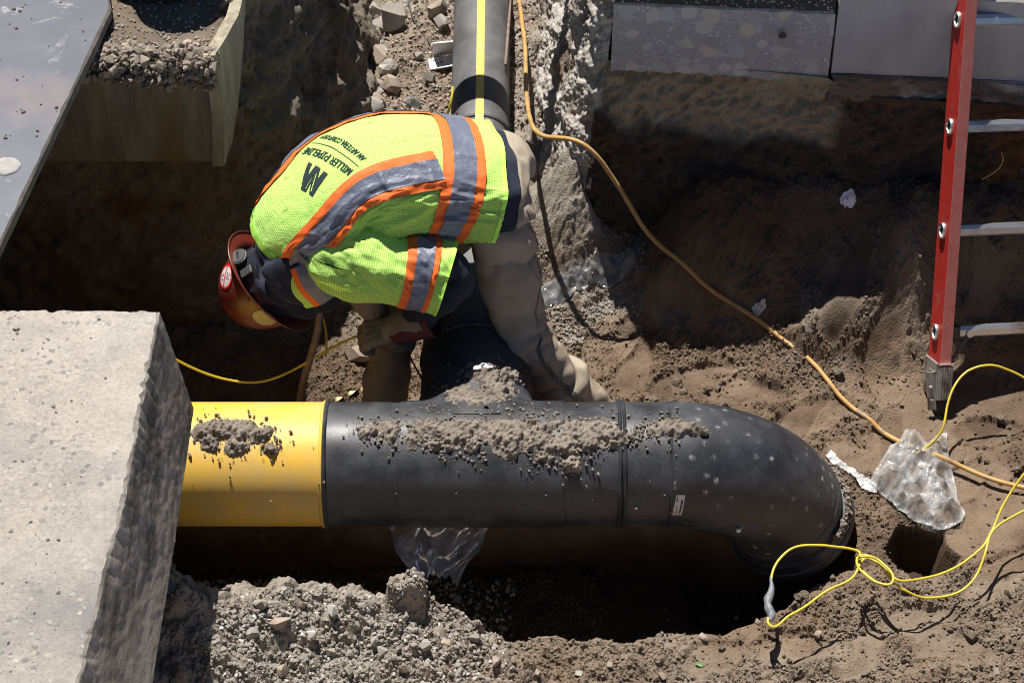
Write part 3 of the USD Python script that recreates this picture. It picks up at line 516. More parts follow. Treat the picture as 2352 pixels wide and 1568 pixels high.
# road level all round the pit
def sheet(name, polys, z, material):
    V, F = [], []
    for p in polys:
        k = len(V); V += [(x, y, z) for x, y in p]; F += [(k, k + 1, k + 2), (k, k + 2, k + 3)]
    return obj(name, (np.array(V, float), np.array(F)), material, kind="structure")
sheet("road", [((-400, 4.2), (400, 4.2), (400, 400), (-400, 400)), ((-400, -400), (-2.9, -400), (-2.9, 4.2), (-400, 4.2)), ((3.0, -400), (400, -400), (400, 4.2), (3.0, 4.2)), ((-2.9, -400), (3.0, -400), (3.0, -2.6), (-2.9, -2.6)),
               ((-2.9, 1.6), (-1.05, 1.6), (-1.05, 4.2), (-2.9, 4.2)), ((-1.05, 2.7), (-.60, 2.7), (-.60, 4.2), (-1.05, 4.2)), ((.26, 2.7), (3.0, 2.7), (3.0, 4.2), (.26, 4.2))], .762, "old_concrete")

# ------------------------------------------------------------------ slabs
def dense(poly, step, jag, seed):
    p = np.asarray(poly, float); out = []
    for a, b in zip(p, np.roll(p, -1, 0)):
        n = max(2, int(np.linalg.norm(b - a) / step)); out.append(a + (b - a) * np.linspace(0, 1, n, endpoint=False)[:, None])
    return out
def slab(name, top, bot, ztop, zbot, mat_top, mat_side, parent, seed, step=.012, jag=.012, rough=.012, bevel=.008, rows=26, top_name="top_face", side_name="broken_face", ragged=0.0):
    """A broken slab: top outline, bottom outline (same corner count, counter-clockwise), ragged rim, rough sides."""
    T, B = [], []
    for k in range(len(top)):
        a, b = np.asarray(top[k], float), np.asarray(top[(k + 1) % len(top)], float); c, d = np.asarray(bot[k], float), np.asarray(bot[(k + 1) % len(top)], float)
        n = max(2, min(700, int(np.linalg.norm(b - a) / step))); t = np.linspace(0, 1, n, endpoint=False)[:, None]
        T.append(a + (b - a) * t); B.append(c + (d - c) * t)
    T, B = np.vstack(T), np.vstack(B); n = len(T)
    cen = T.mean(0); tang = unit(np.roll(T, -1, 0) - np.roll(T, 1, 0)); nor = np.stack([tang[:, 1], -tang[:, 0]], -1)
    q = P3(T[:, 0], T[:, 1], 0 * T[:, 0])
    j = jag * 1.6 * (fbm(q * 4.3, 3, seed) - .5) + jag * .9 * (fbm(q * 37, 4, seed + 1) - .5) - jag * .9 * sstep(.66, .80, fbm(q * 15, 3, seed + 7)) - jag * .35 * noise(q * 75, seed + 8)
    chip = bevel * (.4 + 1.6 * fbm(q * 22, 3, seed + 2)) + .007 * sstep(.60, .75, fbm(q * 30, 3, seed + 4)) * (jag > .004)
    ring0 = np.column_stack([T + nor * (j - chip)[:, None], np.full(n, ztop)])
    h = np.linspace(0, 1, rows); XY = T[:, None] * (1 - h)[None, :, None] + B[:, None] * h[None, :, None]
    Z = np.broadcast_to(ztop - np.minimum(.8, .75) * 0 - (ztop - zbot) * h, (n, rows)).copy(); Z[:, 0] = ztop - chip * .9
    Z = Z - ragged * ((fbm(q * 9, 4, seed + 9) - .35) + .5 * (noise(q * 60, seed) - .5))[:, None] * h[None] ** 6
    W = P3(XY[..., 0], XY[..., 1], Z); d = rough * 2.4 * (fbm(W * 3.1, 3, seed + 5) - .5) + rough * .5 * (fbm(W * 13, 2, seed + 6) - .5) + rough * 1.0 * (fbm(W * 40, 3, seed + 16) - .5)
    XY = XY + nor[:, None] * (j[:, None] * np.exp(-h * 7) + d * np.minimum(1, h * 8))[..., None]
    side = np.concatenate([XY, Z[..., None]], -1)
    V = np.concatenate([ring0[:, None], side], 1)
    F = grid_faces(n, rows + 1); F2 = []
    i = np.arange(rows); a = (n - 1) * (rows + 1) + i; F = np.vstack([F, np.stack([a, a + 1, i + 1], -1), np.stack([a, i + 1, i], -1)])
    obj(side_name, (V.reshape(-1, 3), F[:, ::-1] if False else F), mat_side, parent, smooth=35)
    pg = Polygon(ring0[:, :2]).buffer(0); pg = max(pg.geoms, key=lambda g_: g_.area) if hasattr(pg, "geoms") else pg
    pv, pf = trimesh.creation.triangulate_polygon(pg, engine="earcut")
    obj(top_name, (np.column_stack([pv, np.full(len(pv), ztop)]), pf), mat_top, parent)
    return ring0

# near left: thick slab of road concrete, its right face leaning out
ZT = .77
a1, a2, a3 = at_z(366, 713, ZT), at_z(288, 1150, ZT), at_z(170, 1590, ZT)
b1, b2, b3 = at_z(443, 925, ZT - .31), at_z(400, 1230, ZT - .31), at_z(338, 1600, ZT - .31)
_l = at_z(-60, 694, ZT)
t = thing("road_slab", "thick pale broken concrete road slab overhanging the yellow pipe", "concrete slab")
slab("road_slab", [tuple(a1[:2]), (-2.9, _l[1]), (-2.9, -2.6), (a3[0] - .25, -2.6), tuple(a3[:2] + (0, -.05)), tuple(a2[:2])], [tuple(b1[:2]), (-2.9, _l[1]), (-2.9, -2.6), (b3[0] - .05, -2.6), tuple(b3[:2] + (0, -.05)), tuple(b2[:2])], ZT, ZT - .33, "road_concrete", "cut_face", t, 3, step=.0065, jag=.0075, rough=.0032, bevel=.004, rows=56)
_rg = np.random.default_rng(44)
ms = []
for _ in range(260):
    p = at_z(_rg.uniform(0, 330), _rg.uniform(720, 1568), ZT)
    if p[0] < -.93 - .06 * (0.2 - p[1]): ms.append(stone(_rg, .0016 + .006 * _rg.random() ** 5).apply_translation(p + (0, 0, .001)))
ms.append(stone(_rg, .010).apply_translation(at_z(36, 755, ZT) + (0, 0, .004)))
obj("loose_grit", join(ms), "stone_grey", t, kind="stuff")
# far left: block under the road edge, rough on top, faces trowelled smooth
t = thing("concrete_block", "buried concrete block with a ragged top and yellow-stained smooth sides", "concrete block")
slab("concrete_block", [(-.855, .893), (-.80, 1.60), (-2.9, 1.60), (-2.9, .87)], [(-.872, .905), (-.74, 1.50), (-2.9, 1.60), (-2.9, .87)], .745, .345, "soil", "streaked_face", t, 8, jag=.006, rough=.006, rows=30)
q0 = [np.array([-.853, .888, .752]), np.array([-.79, 1.125, .762]), np.array([-.775, 1.62, .765])]
n_ = 120; tt = np.linspace(0, 1, n_); path = PchipInterpolator([0, .32, 1], np.array(q0), axis=0)(tt); hh = np.linspace(0, 1, 60)
V = path[:, None] + hh[None, :, None] * np.stack([-.012 - .010 * tt, .01 + 0 * tt, -(.425 - .30 * sstep(0, .45, tt))], -1)[:, None]
V[..., 0] += .010 * np.sin(hh * np.pi)[None] * (1 - tt)[:, None] + .010 * (fbm(V * np.array([8, 30, 3]), 3, 2) - .5) + .006 - .014 * tt[:, None]
back = V - np.array([.035, 0, 0])
allV = np.concatenate([V.reshape(-1, 3), back.reshape(-1, 3)]); f0 = grid_faces(n_, 60); k = n_ * 60
rim = []
for e in (np.arange(n_ - 1) * 60, np.arange(n_ - 1) * 60 + 59): rim += [np.stack([e, e + 60, e + 60 + k], -1), np.stack([e, e + 60 + k, e + k], -1)]
e = np.arange(59); rim += [np.stack([e, e + 1, e + 1 + k], -1), np.stack([e, e + 1 + k, e + k], -1)]
obj("side_skin", (allV, np.vstack([f0[:, ::-1], f0 + k] + rim)), "pale_streaked", t, smooth=40, label="pale streaked side face of the block")
rng = np.random.default_rng(5); ms = []
for _ in range(2200):                                    # broken lip of old road base along the block's front
    u = rng.random(); x = -1.36 + .51 * u; y = .878 + rng.normal(0, .016) + .05 * rng.random() ** 2; z = .748 - (.055 + .055 * u) * rng.random() ** 1.2 * (y < .905)
    ms.append(stone(rng, .0025 + .019 * rng.random() ** 4).apply_translation((x, y, z)))
obj("broken_lip", join(ms[::2]), "stone_tan", t, kind="stuff"); obj("broken_lip", join(ms[1::2]), "pipe_soil", t, kind="stuff")
ms = []
for _ in range(520):
    x, y = -1.36 + .5 * rng.random(), .90 + .33 * rng.random() ** 1.5
    ms.append(stone(rng, .003 + .006 * rng.random() ** 2).apply_translation((x, y, .747)))
for _ in range(130):
    x, y = rng.normal(-1.33, .03), rng.normal(.93, .035); ms.append(stone(rng, .005 + .008 * rng.random()).apply_translation((x, y, .752 + .02 * rng.random())))
obj("loose_chippings", join(ms), "stone_grey", t, kind="stuff")
# far right: sawn road slab in two pours
def sawn(name, label, cat, x0, x1, y0, y1, layers, seed):
    t = thing(name, label, cat)
    for nm, mt, za, zb, pr in layers:
        pts = [(x0, y0 - pr), (x1, y1 - pr), (x1, 3.2), (x0, 3.2)]
        slab(nm, pts, pts, za, zb, "old_concrete" if za > .7 else mt, mt, t, seed, step=.012, jag=.0020, rough=.0026 if nm != "underside" else .034, bevel=.006 if nm != "asphalt_layer" else .014, ragged={"underside": .022, "pebbled_concrete": .03}.get(nm, .006), top_name=nm + "_top", side_name=nm); seed += 3
    return t
_pebbled = sawn("sawn_slab", "sawn road slab showing rounded pebbles under a strip of black asphalt", "concrete slab", .300, .955, 1.205, 1.158, [("asphalt_layer", "asphalt", .77, .700, -.004), ("pebbled_concrete", "pebbled_cut", .698, .452, 0)], 31)
sawn("plain_slab", "smooth grey sawn slab with a crumbling lower edge behind the ladder", "concrete slab", .962, 3.0, 1.156, 1.02, [("sawn_concrete", "smooth_cut", .77, .475, 0), ("underside", "pale_wall", .474, .392, .014)], 41)
_c = at_y(1796, 76, 1.165); _a = np.linspace(0, 2 * np.pi, 21); _r = np.linspace(0, .0125, 3)[:, None]
obj("drilled_hole", (np.stack([_c[0] + _r * np.cos(_a), 1.1525 + .045 * (1.0 - 0 * _a) * (.955 - _c[0]) * _r / .0125 * 0 + 0 * _r * _a, _c[2] + _r * np.sin(_a)], -1).reshape(-1, 3), grid_faces(3, 21)), "hole_shade", _pebbled)  # dark disc on the face, painted as shade in the hole
# steel road plate
ZP = .80
p0, p1 = at_z(-6, 574, ZP), at_z(262, 6, ZP)
dirp = unit(p1 - p0); outl = [tuple((p0 - dirp * .35)[:2]), tuple((p1 - dirp * .03)[:2]), tuple((p1 + np.array([-.022, .05, 0]))[:2]), (-1.42, 2.4), (-2.75, 2.4), (-2.75, (p0 - dirp * .35)[1])]
t = thing("steel_plate", "blue-grey steel road plate with mud scuffs along its edge", "steel plate")
slab("steel_plate", outl, outl, ZP, ZP - .034, "plate_steel", "plate_edge", t, 51, step=.02, jag=.0012, rough=.0015, bevel=.005, rows=6, top_name="plate", side_name="plate_rim")
c = at_z(16, 383, ZP); a = np.linspace(0, 2 * np.pi, 40, endpoint=False); r = .036 * (1 + .03 * np.sin(a * 3 + 1) + .02 * np.sin(a * 7))
rr = np.array([1.0, .97, .8, .5, 0.02]); hz = np.array([.0005, .004, .0055, .006, .006])
V = np.stack([c[0] + rr[:, None] * r * np.cos(a), c[1] + rr[:, None] * r * np.sin(a), ZP + hz[:, None] + 0 * a], -1)
obj("mortar_plug", (V.reshape(-1, 3), grid_faces(5, 40, True)), "mortar_plug", t, smooth=True)
rng = np.random.default_rng(12); ms = []
for px, py in [(36, 22), (65, 12), (58, 18), (238, 248), (240, 256), (240, 268), (262, 344), (204, 346), (208, 342), (214, 352), (14, 318), (138, 375 - 20), (170, 336)] + [tuple(x) for x in np.column_stack([rng.uniform(0, 230, 30), rng.uniform(0, 330, 30)])]:
    p = at_z(px * .545 * 1.0 if px > 230 else px * .9, py, ZP); 
    if p[0] < p0[0] + (p1 - p0)[0] * (p[1] - p0[1]) / (p1 - p0)[1] - .01: ms.append(clod(rng, .002 + .005 * rng.random() ** 2).apply_translation(p + (0, 0, .001)))
tag(obj("soil_crumbs", join(ms), "soil", kind="stuff"), "crumbs of earth lying on the steel plate", "crumbs")
# weighted rubber foot of something standing on the block, mostly above the frame
t = thing("barrel_base", "black round rubber base standing on the concrete block at the top edge", "barrel")
cc = at_z(372, -84, .752)
prof = [(0, .02), (0, .190), (.012, .197), (.045, .197), (.058, .186), (.06, .150), (.10, .146), (.50, .130), (.52, .11), (.52, .005)]
m = revolve_x(prof[:6], axis="x", sides=64); R = trimesh.transformations.rotation_matrix(-np.pi / 2, [0, 1, 0])
for nm, pr, mt in (("base_ring", prof[:6], "rubber"), ("drum", prof[5:], "rubber")):
    m = revolve_x(pr, sides=64); m.vertices = m.vertices[:, [1, 2, 0]]; m.vertices += cc; obj(nm, m, mt, t, smooth=30)
# timber lying across the trench, out of the picture; its shadow crosses the pipe
y_s = 1.62
t = thing("timber_beam", "timber laid across the far trench", "timber")
b = rbox((.9, .045, .045), .004); b.apply_translation((-.2, 1.865, .86)); obj("beam", b, "timber", t)
# ------------------------------------------------------------------ gas main: pipe, tee, bend, branch fused in one run
RM, RB = .1745, .160
XB, RS = -.104, .0955
def px2x(px): return (px - WPX / 2) / FPX * S2 * 9.489
gm = thing("gas_pipe", "yellow pipe fused to a black tee, bend and branch running through the pit", "pipe")
x_y, x_t0, x_t1, x_c, x_e = px2x(747), px2x(752), px2x(1295), px2x(1424), px2x(1536)
obj("yellow_pipe", revolve_x([(-2.6, RM - .02), (-2.6, RM), (x_y - .006, RM), (x_y - .004, RM + .004), (x_y + .002, RM + .006), (x_y + .005, RM)]), "yellow_pe", gm, smooth=40)
obj("weld_bead", revolve_x([(x_y + .003, RM - .004), (x_y + .004, RM + .007), (x_y + .008, RM + .009), (x_y + .013, RM + .006), (x_y + .015, RM - .002)]), "black_pe", gm, smooth=50)
xs_ = px2x(921)
obj("tee_end", revolve_x([(x_y + .010, RM - .001), (x_y + .03, RM), (xs_ - .002, RM)]), "black_pe", gm, smooth=40)
obj("tee_body", revolve_x([(xs_ - .003, RM - .002), (xs_ - .001, RM + .003), (xs_ + .01, RM + .0035), (x_t1 - .008, RM + .0035), (x_t1 - .001, RM + .003), (x_t1, RM - .002)]), "black_pe", gm, smooth=40)
obj("pipe_sleeve", revolve_x([(x_t1, RM - .001), (x_c - .008, RM)]), "black_pe", gm, smooth=40)
obj("weld_bead", join([revolve_x([(x_c - .012 + o, RM - .003), (x_c - .010 + o, RM + .006), (x_c - .006 + o, RM + .0085), (x_c - .002 + o, RM + .006), (x_c + o, RM - .003)]) for o in (0, .013)]), "black_pe", gm, smooth=50)
obj("bend_collar", revolve_x([(x_c, RM - .001), (x_c + .02, RM), (x_e - .008, RM), (x_e - .004, RM + .004), (x_e, RM + .003), (x_e + .004, RM - .001)]), "black_pe", gm, smooth=40)
# the bend: centre line turns from +x to straight down; outer shoulder a little full
RBEND = .362
BW = np.array([0, .2, -.98]); TH1 = math.acos(.40)
ang = np.linspace(0, TH1, 60); sd = 96; th = np.linspace(0, 2 * np.pi, sd, endpoint=False)
C = np.array([x_e, 0, 0]) + RBEND * np.sin(ang)[:, None] * np.array([1.0, 0, 0]) + RBEND * (1 - np.cos(ang))[:, None] * BW
N_ = np.sin(ang)[:, None] * np.array([1.0, 0, 0]) - np.cos(ang)[:, None] * BW; Bv = np.cross([1.0, 0, 0], BW)
BD = np.cos(TH1) * np.array([1.0, 0, 0]) + np.sin(TH1) * BW
V = C[:, None] + (RM + .002) * (np.cos(th)[None, :, None] * N_[:, None] - np.sin(th)[None, :, None] * Bv)
obj("bend", (V.reshape(-1, 3), grid_faces(60, sd, True)), "black_pe_spattered", gm, smooth=40)
EC = C[-1]
def revolve_end(profile, sides=96):
    pr = np.asarray(profile, float); a = np.linspace(0, 2 * np.pi, sides, endpoint=False); e1, e2 = N_[-1], np.cross(BD, N_[-1])
    V = EC + pr[:, 0][:, None, None] * BD + pr[:, 1][:, None, None] * (np.cos(a)[None, :, None] * e1 + np.sin(a)[None, :, None] * e2)
    return trimesh.Trimesh(V.reshape(-1, 3), grid_faces(len(pr), sides, True), process=False)
obj("bend_end", revolve_end([(-.005, RM), (.0, RM + .004), (.03, RM + .003), (.034, RM - .002), (.06, RM - .003), (.064, RM + .006), (.10, RM + .008), (.104, RM + .012), (.13, RM + .012), (.134, RM), (.134, RM - .02), (.03, RM - .02)]), "black_pe", gm, smooth=40)
# lifting stud on the bend's side
p = at_y(1695, 1208, -.155); obj("stud", trimesh.creation.icosphere(2, .009).apply_translation((p[0], -.168, p[2])), "aluminium", gm, smooth=True)
# branch towards the back: tee leg, reducer, small pipe with its yellow stripe
y1, y2, y3 = .40, .73, .90
for nm, pr, mt in (("tee_leg", [(.02, RB + .012), (.15, RB + .010), (.19, RB + .002), (.22, RB), (y1 - .004, RB)], "black_pe"), ("weld_bead", [(y1 - .008, RB - .003), (y1 - .005, RB + .006), (y1, RB + .003), (y1 + .004, RB + .006), (y1 + .008, RB - .003)], "black_pe"),
                   ("reducer", [(y1 + .004, RB - .001), (y2, RB - .002), (y2 + .03, RB - .008), (y3 - .03, RS + .008), (y3, RS + .002), (y3 + .10, RS + .001), (y3 + .105, RS - .002)], "scuffed_pe"), ("weld_bead", [(1.407, RS - .002), (1.41, RS + .006), (1.415, RS + .003), (1.42, RS + .006), (1.424, RS - .002)], "scuffed_pe"),
                   ("branch_pipe", [(y3 + .09, RS - .001), (1.2, RS), (4.6, RS)], "scuffed_pe")):
    m = revolve_x(pr, (XB, 0, 0), axis="y"); m.faces = m.faces[:, ::-1]; obj(nm, m, mt, gm, smooth=40)
# saddle fillet where the leg leaves the run
nf = 96; ph = np.linspace(0, 2 * np.pi, nf, endpoint=False); rows = []
for k, (e, lift) in enumerate(((.045, .004), (.028, .006), (.012, .016), (.004, .034), (0, .055))):
    r_ = RB + e + .004; x = r_ * np.cos(ph); z = np.clip(r_ * np.sin(ph), -RM - lift + .002, RM + lift - .002)
    rows.append(np.stack([XB + x, np.sqrt(np.maximum((RM + lift) ** 2 - z ** 2, .0)), z], -1))
obj("saddle_weld", (np.stack(rows).reshape(-1, 3), grid_faces(5, nf, True)[:, ::-1]), "black_pe", gm, smooth=60)
a_ = np.linspace(-.135, .135, 7); yy = np.array([1.0, 1.2, 1.402, 1.405, 1.428, 1.43, 1.8, 2.4, 3.2, 4.6]); rr_ = np.where((yy > 1.403) & (yy < 1.429), RS + .0075, RS + .0012)
V = np.stack([XB + rr_[:, None] * np.sin(a_), yy[:, None] + 0 * a_, rr_[:, None] * np.cos(a_)], -1)
obj("yellow_stripe", (V.reshape(-1, 3), grid_faces(len(yy), 7)[:, ::-1]), "yellow_stripe", gm, smooth=True)
# paper label on the collar, printed sideways
def on_run(x, ang_, lift=.0):
    r_ = RM + lift; return np.stack([x, -r_ * np.cos(ang_), r_ * np.sin(ang_)], -1)           # ang_: 0 faces the near side, up is positive
def run_hit(px, py):
    d = ray(px, py); o = CAM; A = d[1] ** 2 + d[2] ** 2; B = o[1] * d[1] + o[2] * d[2]; Cc = o[1] ** 2 + o[2] ** 2 - RM ** 2
    t_ = (-B - math.sqrt(max(B * B - A * Cc, 0))) / A; p = o + d * t_; return p[0], math.atan2(p[2], -p[1])
xa, aa = run_hit(1564, 1133); xb, ab = run_hit(1554, 1181)
lx, la = (xa + xb) / 2, (aa + ab) / 2; hw, hl = .0125, .036
def lab(u, v, lift):                                    # u along the text (up the pipe's side), v across
    u, v = np.asarray(u), np.asarray(v); return on_run(lx + v * 1.0 + .11 * u, la + u / RM, lift)
st = thing("pipe_label", "small white printed label stuck on the black bend", "label")
u_, v_ = np.meshgrid(np.linspace(-hl, hl, 24), np.linspace(-hw, hw, 8), indexing="ij"); V = lab(u_, v_, .0035)
cut = (u_ > hl - .010) & (v_ > hw - .008)
obj("paper", (V.reshape(-1, 3), grid_faces(24, 8)), "sticker_white", st, smooth=True)
def wrapped(tm, fu, fv, lift):
    m = tm.copy(); v, f = trimesh.remesh.subdivide_to_size(m.vertices, m.faces, .006); v = np.asarray(v)
    return trimesh.Trimesh(lab(fu(v), fv(v), lift + v[:, 2] * .0), f, process=False)
obj("lettering", wrapped(meshkit.text_mesh("+GF+", .0052, .0006, True), lambda v: .012 + v[:, 0], lambda v: -.0035 - v[:, 1] - .002, .0042), "print_black", st)
rng = np.random.default_rng(3); bars = []; u0 = -.030
while u0 < .020:
    w = rng.choice([.0006, .0012, .002]); bb = trimesh.creation.box([w, .0065, .0004]); bb.apply_translation((u0, 0, 0)); bars.append(bb); u0 += w + rng.choice([.0007, .0013])
obj("barcode", wrapped(join(bars), lambda v: v[:, 0], lambda v: .0065 + v[:, 1], .0041), "print_black", st)
lines = []
for vv, l0, l1 in ((-.0085, -.034, -.022), (-.006, -.034, .004), (-.0038, -.034, .0), (.0005, -.034, -.012)):
    bb = trimesh.creation.box([l1 - l0, .0009, .0004]); bb.apply_translation(((l0 + l1) / 2, vv, 0)); lines.append(bb)
obj("fine_print", wrapped(join(lines), lambda v: v[:, 0], lambda v: v[:, 1], .0041), "print_black", st)

# ------------------------------------------------------------------ earth lying on the pipes
def blob_field(A, Bq, blobs):
    f = np.full_like(A, -1.0)
    for a, b, r in blobs: f = np.maximum(f, 1 - np.sqrt((A - a) ** 2 + (Bq - b) ** 2) / r)
    return f
def crust(name, fn, A, Bq, blobs, thick, label, seed, mat="pipe_soil"):
    """A crumbly layer over the surface fn(a, b, lift), wherever the blobs reach."""
    q = P3(A, Bq, 0 * A)
    f = blob_field(A, Bq, blobs); f = f + 1.15 * (fbm(q * 24, 4, seed) - .5) + .6 * (fbm(q * 80, 2, seed + 1) - .5)
    t_ = sstep(.12, .75, f) * thick
    hgt = t_ * (.35 + .5 * fbm(q * 30, 3, seed + 2)) + np.minimum(1, t_ / .006) * (.5 * domes(A, Bq, .028, seed + 3, .35) + .8 * domes(A, Bq, .015, seed + 4, .55) + .9 * domes(A, Bq, .0085, seed + 5, .75) + .0035 * noise(P3(A * 320, Bq * 320, 0 * A), seed))
    hgt = np.where(f > .10, hgt + .0012, -.003)
    V = fn(A, Bq, hgt); F = grid_faces(*A.shape); keep = (f.ravel()[F] > .06).any(1)
    m = trimesh.Trimesh(V.reshape(-1, 3), F[keep], process=False); m.remove_unreferenced_vertices()
    return m
def px_blobs(hit, pts, sc=817.0): return [(*hit(a, b), r / sc) for a, b, r in pts]
hit_run = lambda a, b: (lambda h: (h[0], h[1] * RM))(run_hit(a, b))
main_blobs = px_blobs(hit_run, [(470, 992, 30), (510, 985, 42), (555, 985, 46), (480, 1015, 26), (545, 1020, 30), (600, 1000, 26), (620, 1030, 18),
    (845, 992, 24), (900, 985, 36), (950, 1000, 36), (985, 965, 55), (1020, 1000, 38), (1060, 980, 60), (1110, 962, 70), (1165, 990, 60), (1205, 965, 55), (1240, 1005, 48), (1270, 960, 40), (1300, 1030, 48), (1310, 1058, 26), (1345, 1000, 44), (1380, 985, 44), (1405, 1000, 30), (1260, 1040, 30), (1090, 1020, 30), (1000, 1022, 22),
    (1500, 988, 18), (1530, 984, 28), (1560, 980, 30), (1590, 986, 22), (1615, 992, 10), (1447, 1003, 13)])
A, Bq = np.meshgrid(np.arange(px2x(385), px2x(1660), .0027), np.arange(-.02, .27, .0027), indexing="ij")
fn_run = lambda a, b, l: on_run(a, b / RM, l + .0035)
m1 = crust("pipe_soil", fn_run, A, Bq, main_blobs, .013, "", 5)
def leg_hit(px, py):
    d = ray(px, py); o = CAM - np.array([XB, 0, 0]); A_ = d[0] ** 2 + d[2] ** 2; B_ = o[0] * d[0] + o[2] * d[2]; C_ = o[0] ** 2 + o[2] ** 2 - RB ** 2
    t_ = (-B_ - math.sqrt(max(B_ * B_ - A_ * C_, 0))) / A_; p = CAM + d * t_; return math.atan2(p[0] - XB, p[2]) * RB, p[1]
leg_blobs = px_blobs(leg_hit, [(1110, 862, 50), (1060, 915, 60), (1110, 925, 80), (1150, 905, 66), (1165, 860, 30), (1150, 940, 60), (1040, 935, 60), (1000, 930, 30)])
A2, B2 = np.meshgrid(np.arange(-.22, .20, .0029), np.arange(.05, .62, .0029), indexing="ij")
fn_leg = lambda a, b, l: np.stack([XB + (RB + l + .002) * np.sin(a / RB), b, (RB + l + .002) * np.cos(a / RB)], -1)
m2 = crust("pipe_soil", fn_leg, A2, B2, leg_blobs, .016, "", 15)
sp = thing("pipe_soil", "crumbly brown earth spilled over the top of the tee and yellow pipe", "earth"); tag(sp, kind="stuff")
obj("crust", m1, "pipe_soil", sp, smooth=50, kind="stuff"); m2.faces = m2.faces; obj("crust", m2, "pipe_soil", sp, smooth=50, kind="stuff")
rng = np.random.default_rng(9); ms = []; small = [stone(np.random.default_rng(k), 1.0, .8) for k in range(14)]
small = [trimesh.Trimesh(*[(s.simplify_quadric_decimation(face_count=60) if False else s).vertices, s.faces], process=False) for s in small]
for k in range(9000):
    a, b, r = main_blobs[rng.integers(len(main_blobs))]; a += rng.normal(0, r * .75 + .012); b += rng.normal(.002, r * .5 + .009)
    if k % 40 == 0: a, b = rng.uniform(px2x(420), px2x(1900)), rng.uniform(-.05, .26)
    if a < px2x(395) or a > x_e + .03 or b < -.06 or (a < x_y and k % 5 > 1): continue
    s = .0008 + .0062 * rng.random() ** 7; m = small[rng.integers(len(small))].copy(); m.vertices = m.vertices * s; m.apply_translation(on_run(a, b / RM, .003 + s * .5)); ms.append(m)
for k in range(1100):
    a, b, r = leg_blobs[rng.integers(len(leg_blobs))]; a += rng.normal(0, r * .6); b += rng.normal(0, r * .6)
    s = .0016 + .0055 * rng.random() ** 3; m = small[rng.integers(len(small))].copy(); m.vertices = m.vertices * s; m.apply_translation(fn_leg(np.array(a), np.array(b), .002 + s * .5)); ms.append(m)
for k in range(900):                                    # earth caught behind the bend's end ring
    ph_ = rng.uniform(-1.9, .7); s = .002 + .009 * rng.random() ** 3; m = small[rng.integers(len(small))].copy(); m.vertices = m.vertices * s; m.apply_translation(EC + BD * (.052 + .036 * rng.random()) + (RM + .004 + .012 * rng.random()) * (math.cos(ph_) * N_[-1] + math.sin(ph_) * np.cross(BD, N_[-1]))); ms.append(m)
obj("crumbs", join(ms), "pipe_soil", sp, kind="stuff")
# ------------------------------------------------------------------ the person bent over the pipe
pr = thing("person", "person in lime hi-vis vest and brown hard hat bending over the pipe", "person")
HIP_L, HIP_R = np.array([-.045, .535, .49]), np.array([-.03, .71, .50])
KNEE_L, ANK_L = np.array([.030, .405, .10]), np.array([.252, .437, -.262])
KNEE_R, ANK_R = np.array([-.335, .56, .16]), np.array([-.392, .435, -.255])
PEL = np.array([-.082, .616, .503])
SH_L, EL_L, WR_L = np.array([-.515, .375, .44]), np.array([-.190, .348, .430]), np.array([-.285, .352, .205])
SH_R, EL_R, WR_R = np.array([-.51, .655, .48]), np.array([-.47, .63, .22]), np.array([-.395, .425, .185])
HC = np.array([-.690, .432, .296])                          # middle of the head
CROWN = unit([-.75, .007, -.658]); NAPE = unit(.93 * np.array([-.66, 0, .752]) + .37 * np.array([0, 1.0, 0])); NAPE = unit(NAPE - CROWN * (NAPE @ CROWN)); SIDE = np.cross(CROWN, NAPE)

# hands: palm and five fingers, closing on the wire they hold
def hand_parts(wrist, tipdir, palmn, sgn):
    """Capsules (a, b, ra, rb) of a gloved, half-closed hand. tipdir: wrist to knuckles; palmn: out of the palm."""
    d, n = unit(tipdir), unit(palmn); n = unit(n - d * (n @ d)); s = np.cross(d, n) * sgn; caps = []
    for k, (o, L) in enumerate(((-.033, .90), (-.011, 1.0), (.011, .95), (.031, .78))):
        k0 = wrist + d * .088 + s * o; base = wrist + d * .02 + s * o * .7
        caps.append((base, k0, .0165, .0145))
        a1, a2, a3 = .65, 1.55, 2.3
        p1 = k0 + .040 * L * (d * math.cos(a1) + n * math.sin(a1)); p2 = p1 + .027 * L * (d * math.cos(a2) + n * math.sin(a2)); p3 = p2 + .021 * L * (d * math.cos(a3) + n * math.sin(a3))
        caps += [(k0, p1, .0130, .0115), (p1, p2, .0115, .0105), (p2, p3, .0105, .0092)]
    t0 = wrist + d * .025 - s * .028 + n * .008; t1 = t0 + .042 * unit(d * .75 - s * .45 + n * .5); t2 = t1 + .034 * unit(d * .8 + s * .1 + n * .6); t3 = t2 + .024 * unit(d * .75 + s * .45 + n * .45)
    caps += [(t0, t1, .0175, .0145), (t1, t2, .0135, .0120), (t2, t3, .0120, .0100)]
    return caps
HAND_L = hand_parts(WR_L + np.array([-.045, .0, -.015]), [-.80, .05, -.32], [-.25, .30, -.9], 1)
HAND_R = hand_parts(WR_R + np.array([.0, -.01, -.01]), [.35, -.35, -.75], [.6, .4, -.35], -1)
def sd_caps(X, caps, k=.006, grow=0.0):
    out = None
    for a, b, ra, rb in caps:
        d = sd_cone(X, a, b, ra + grow, rb + grow); out = d if out is None else smin(k, out, d)
    return out

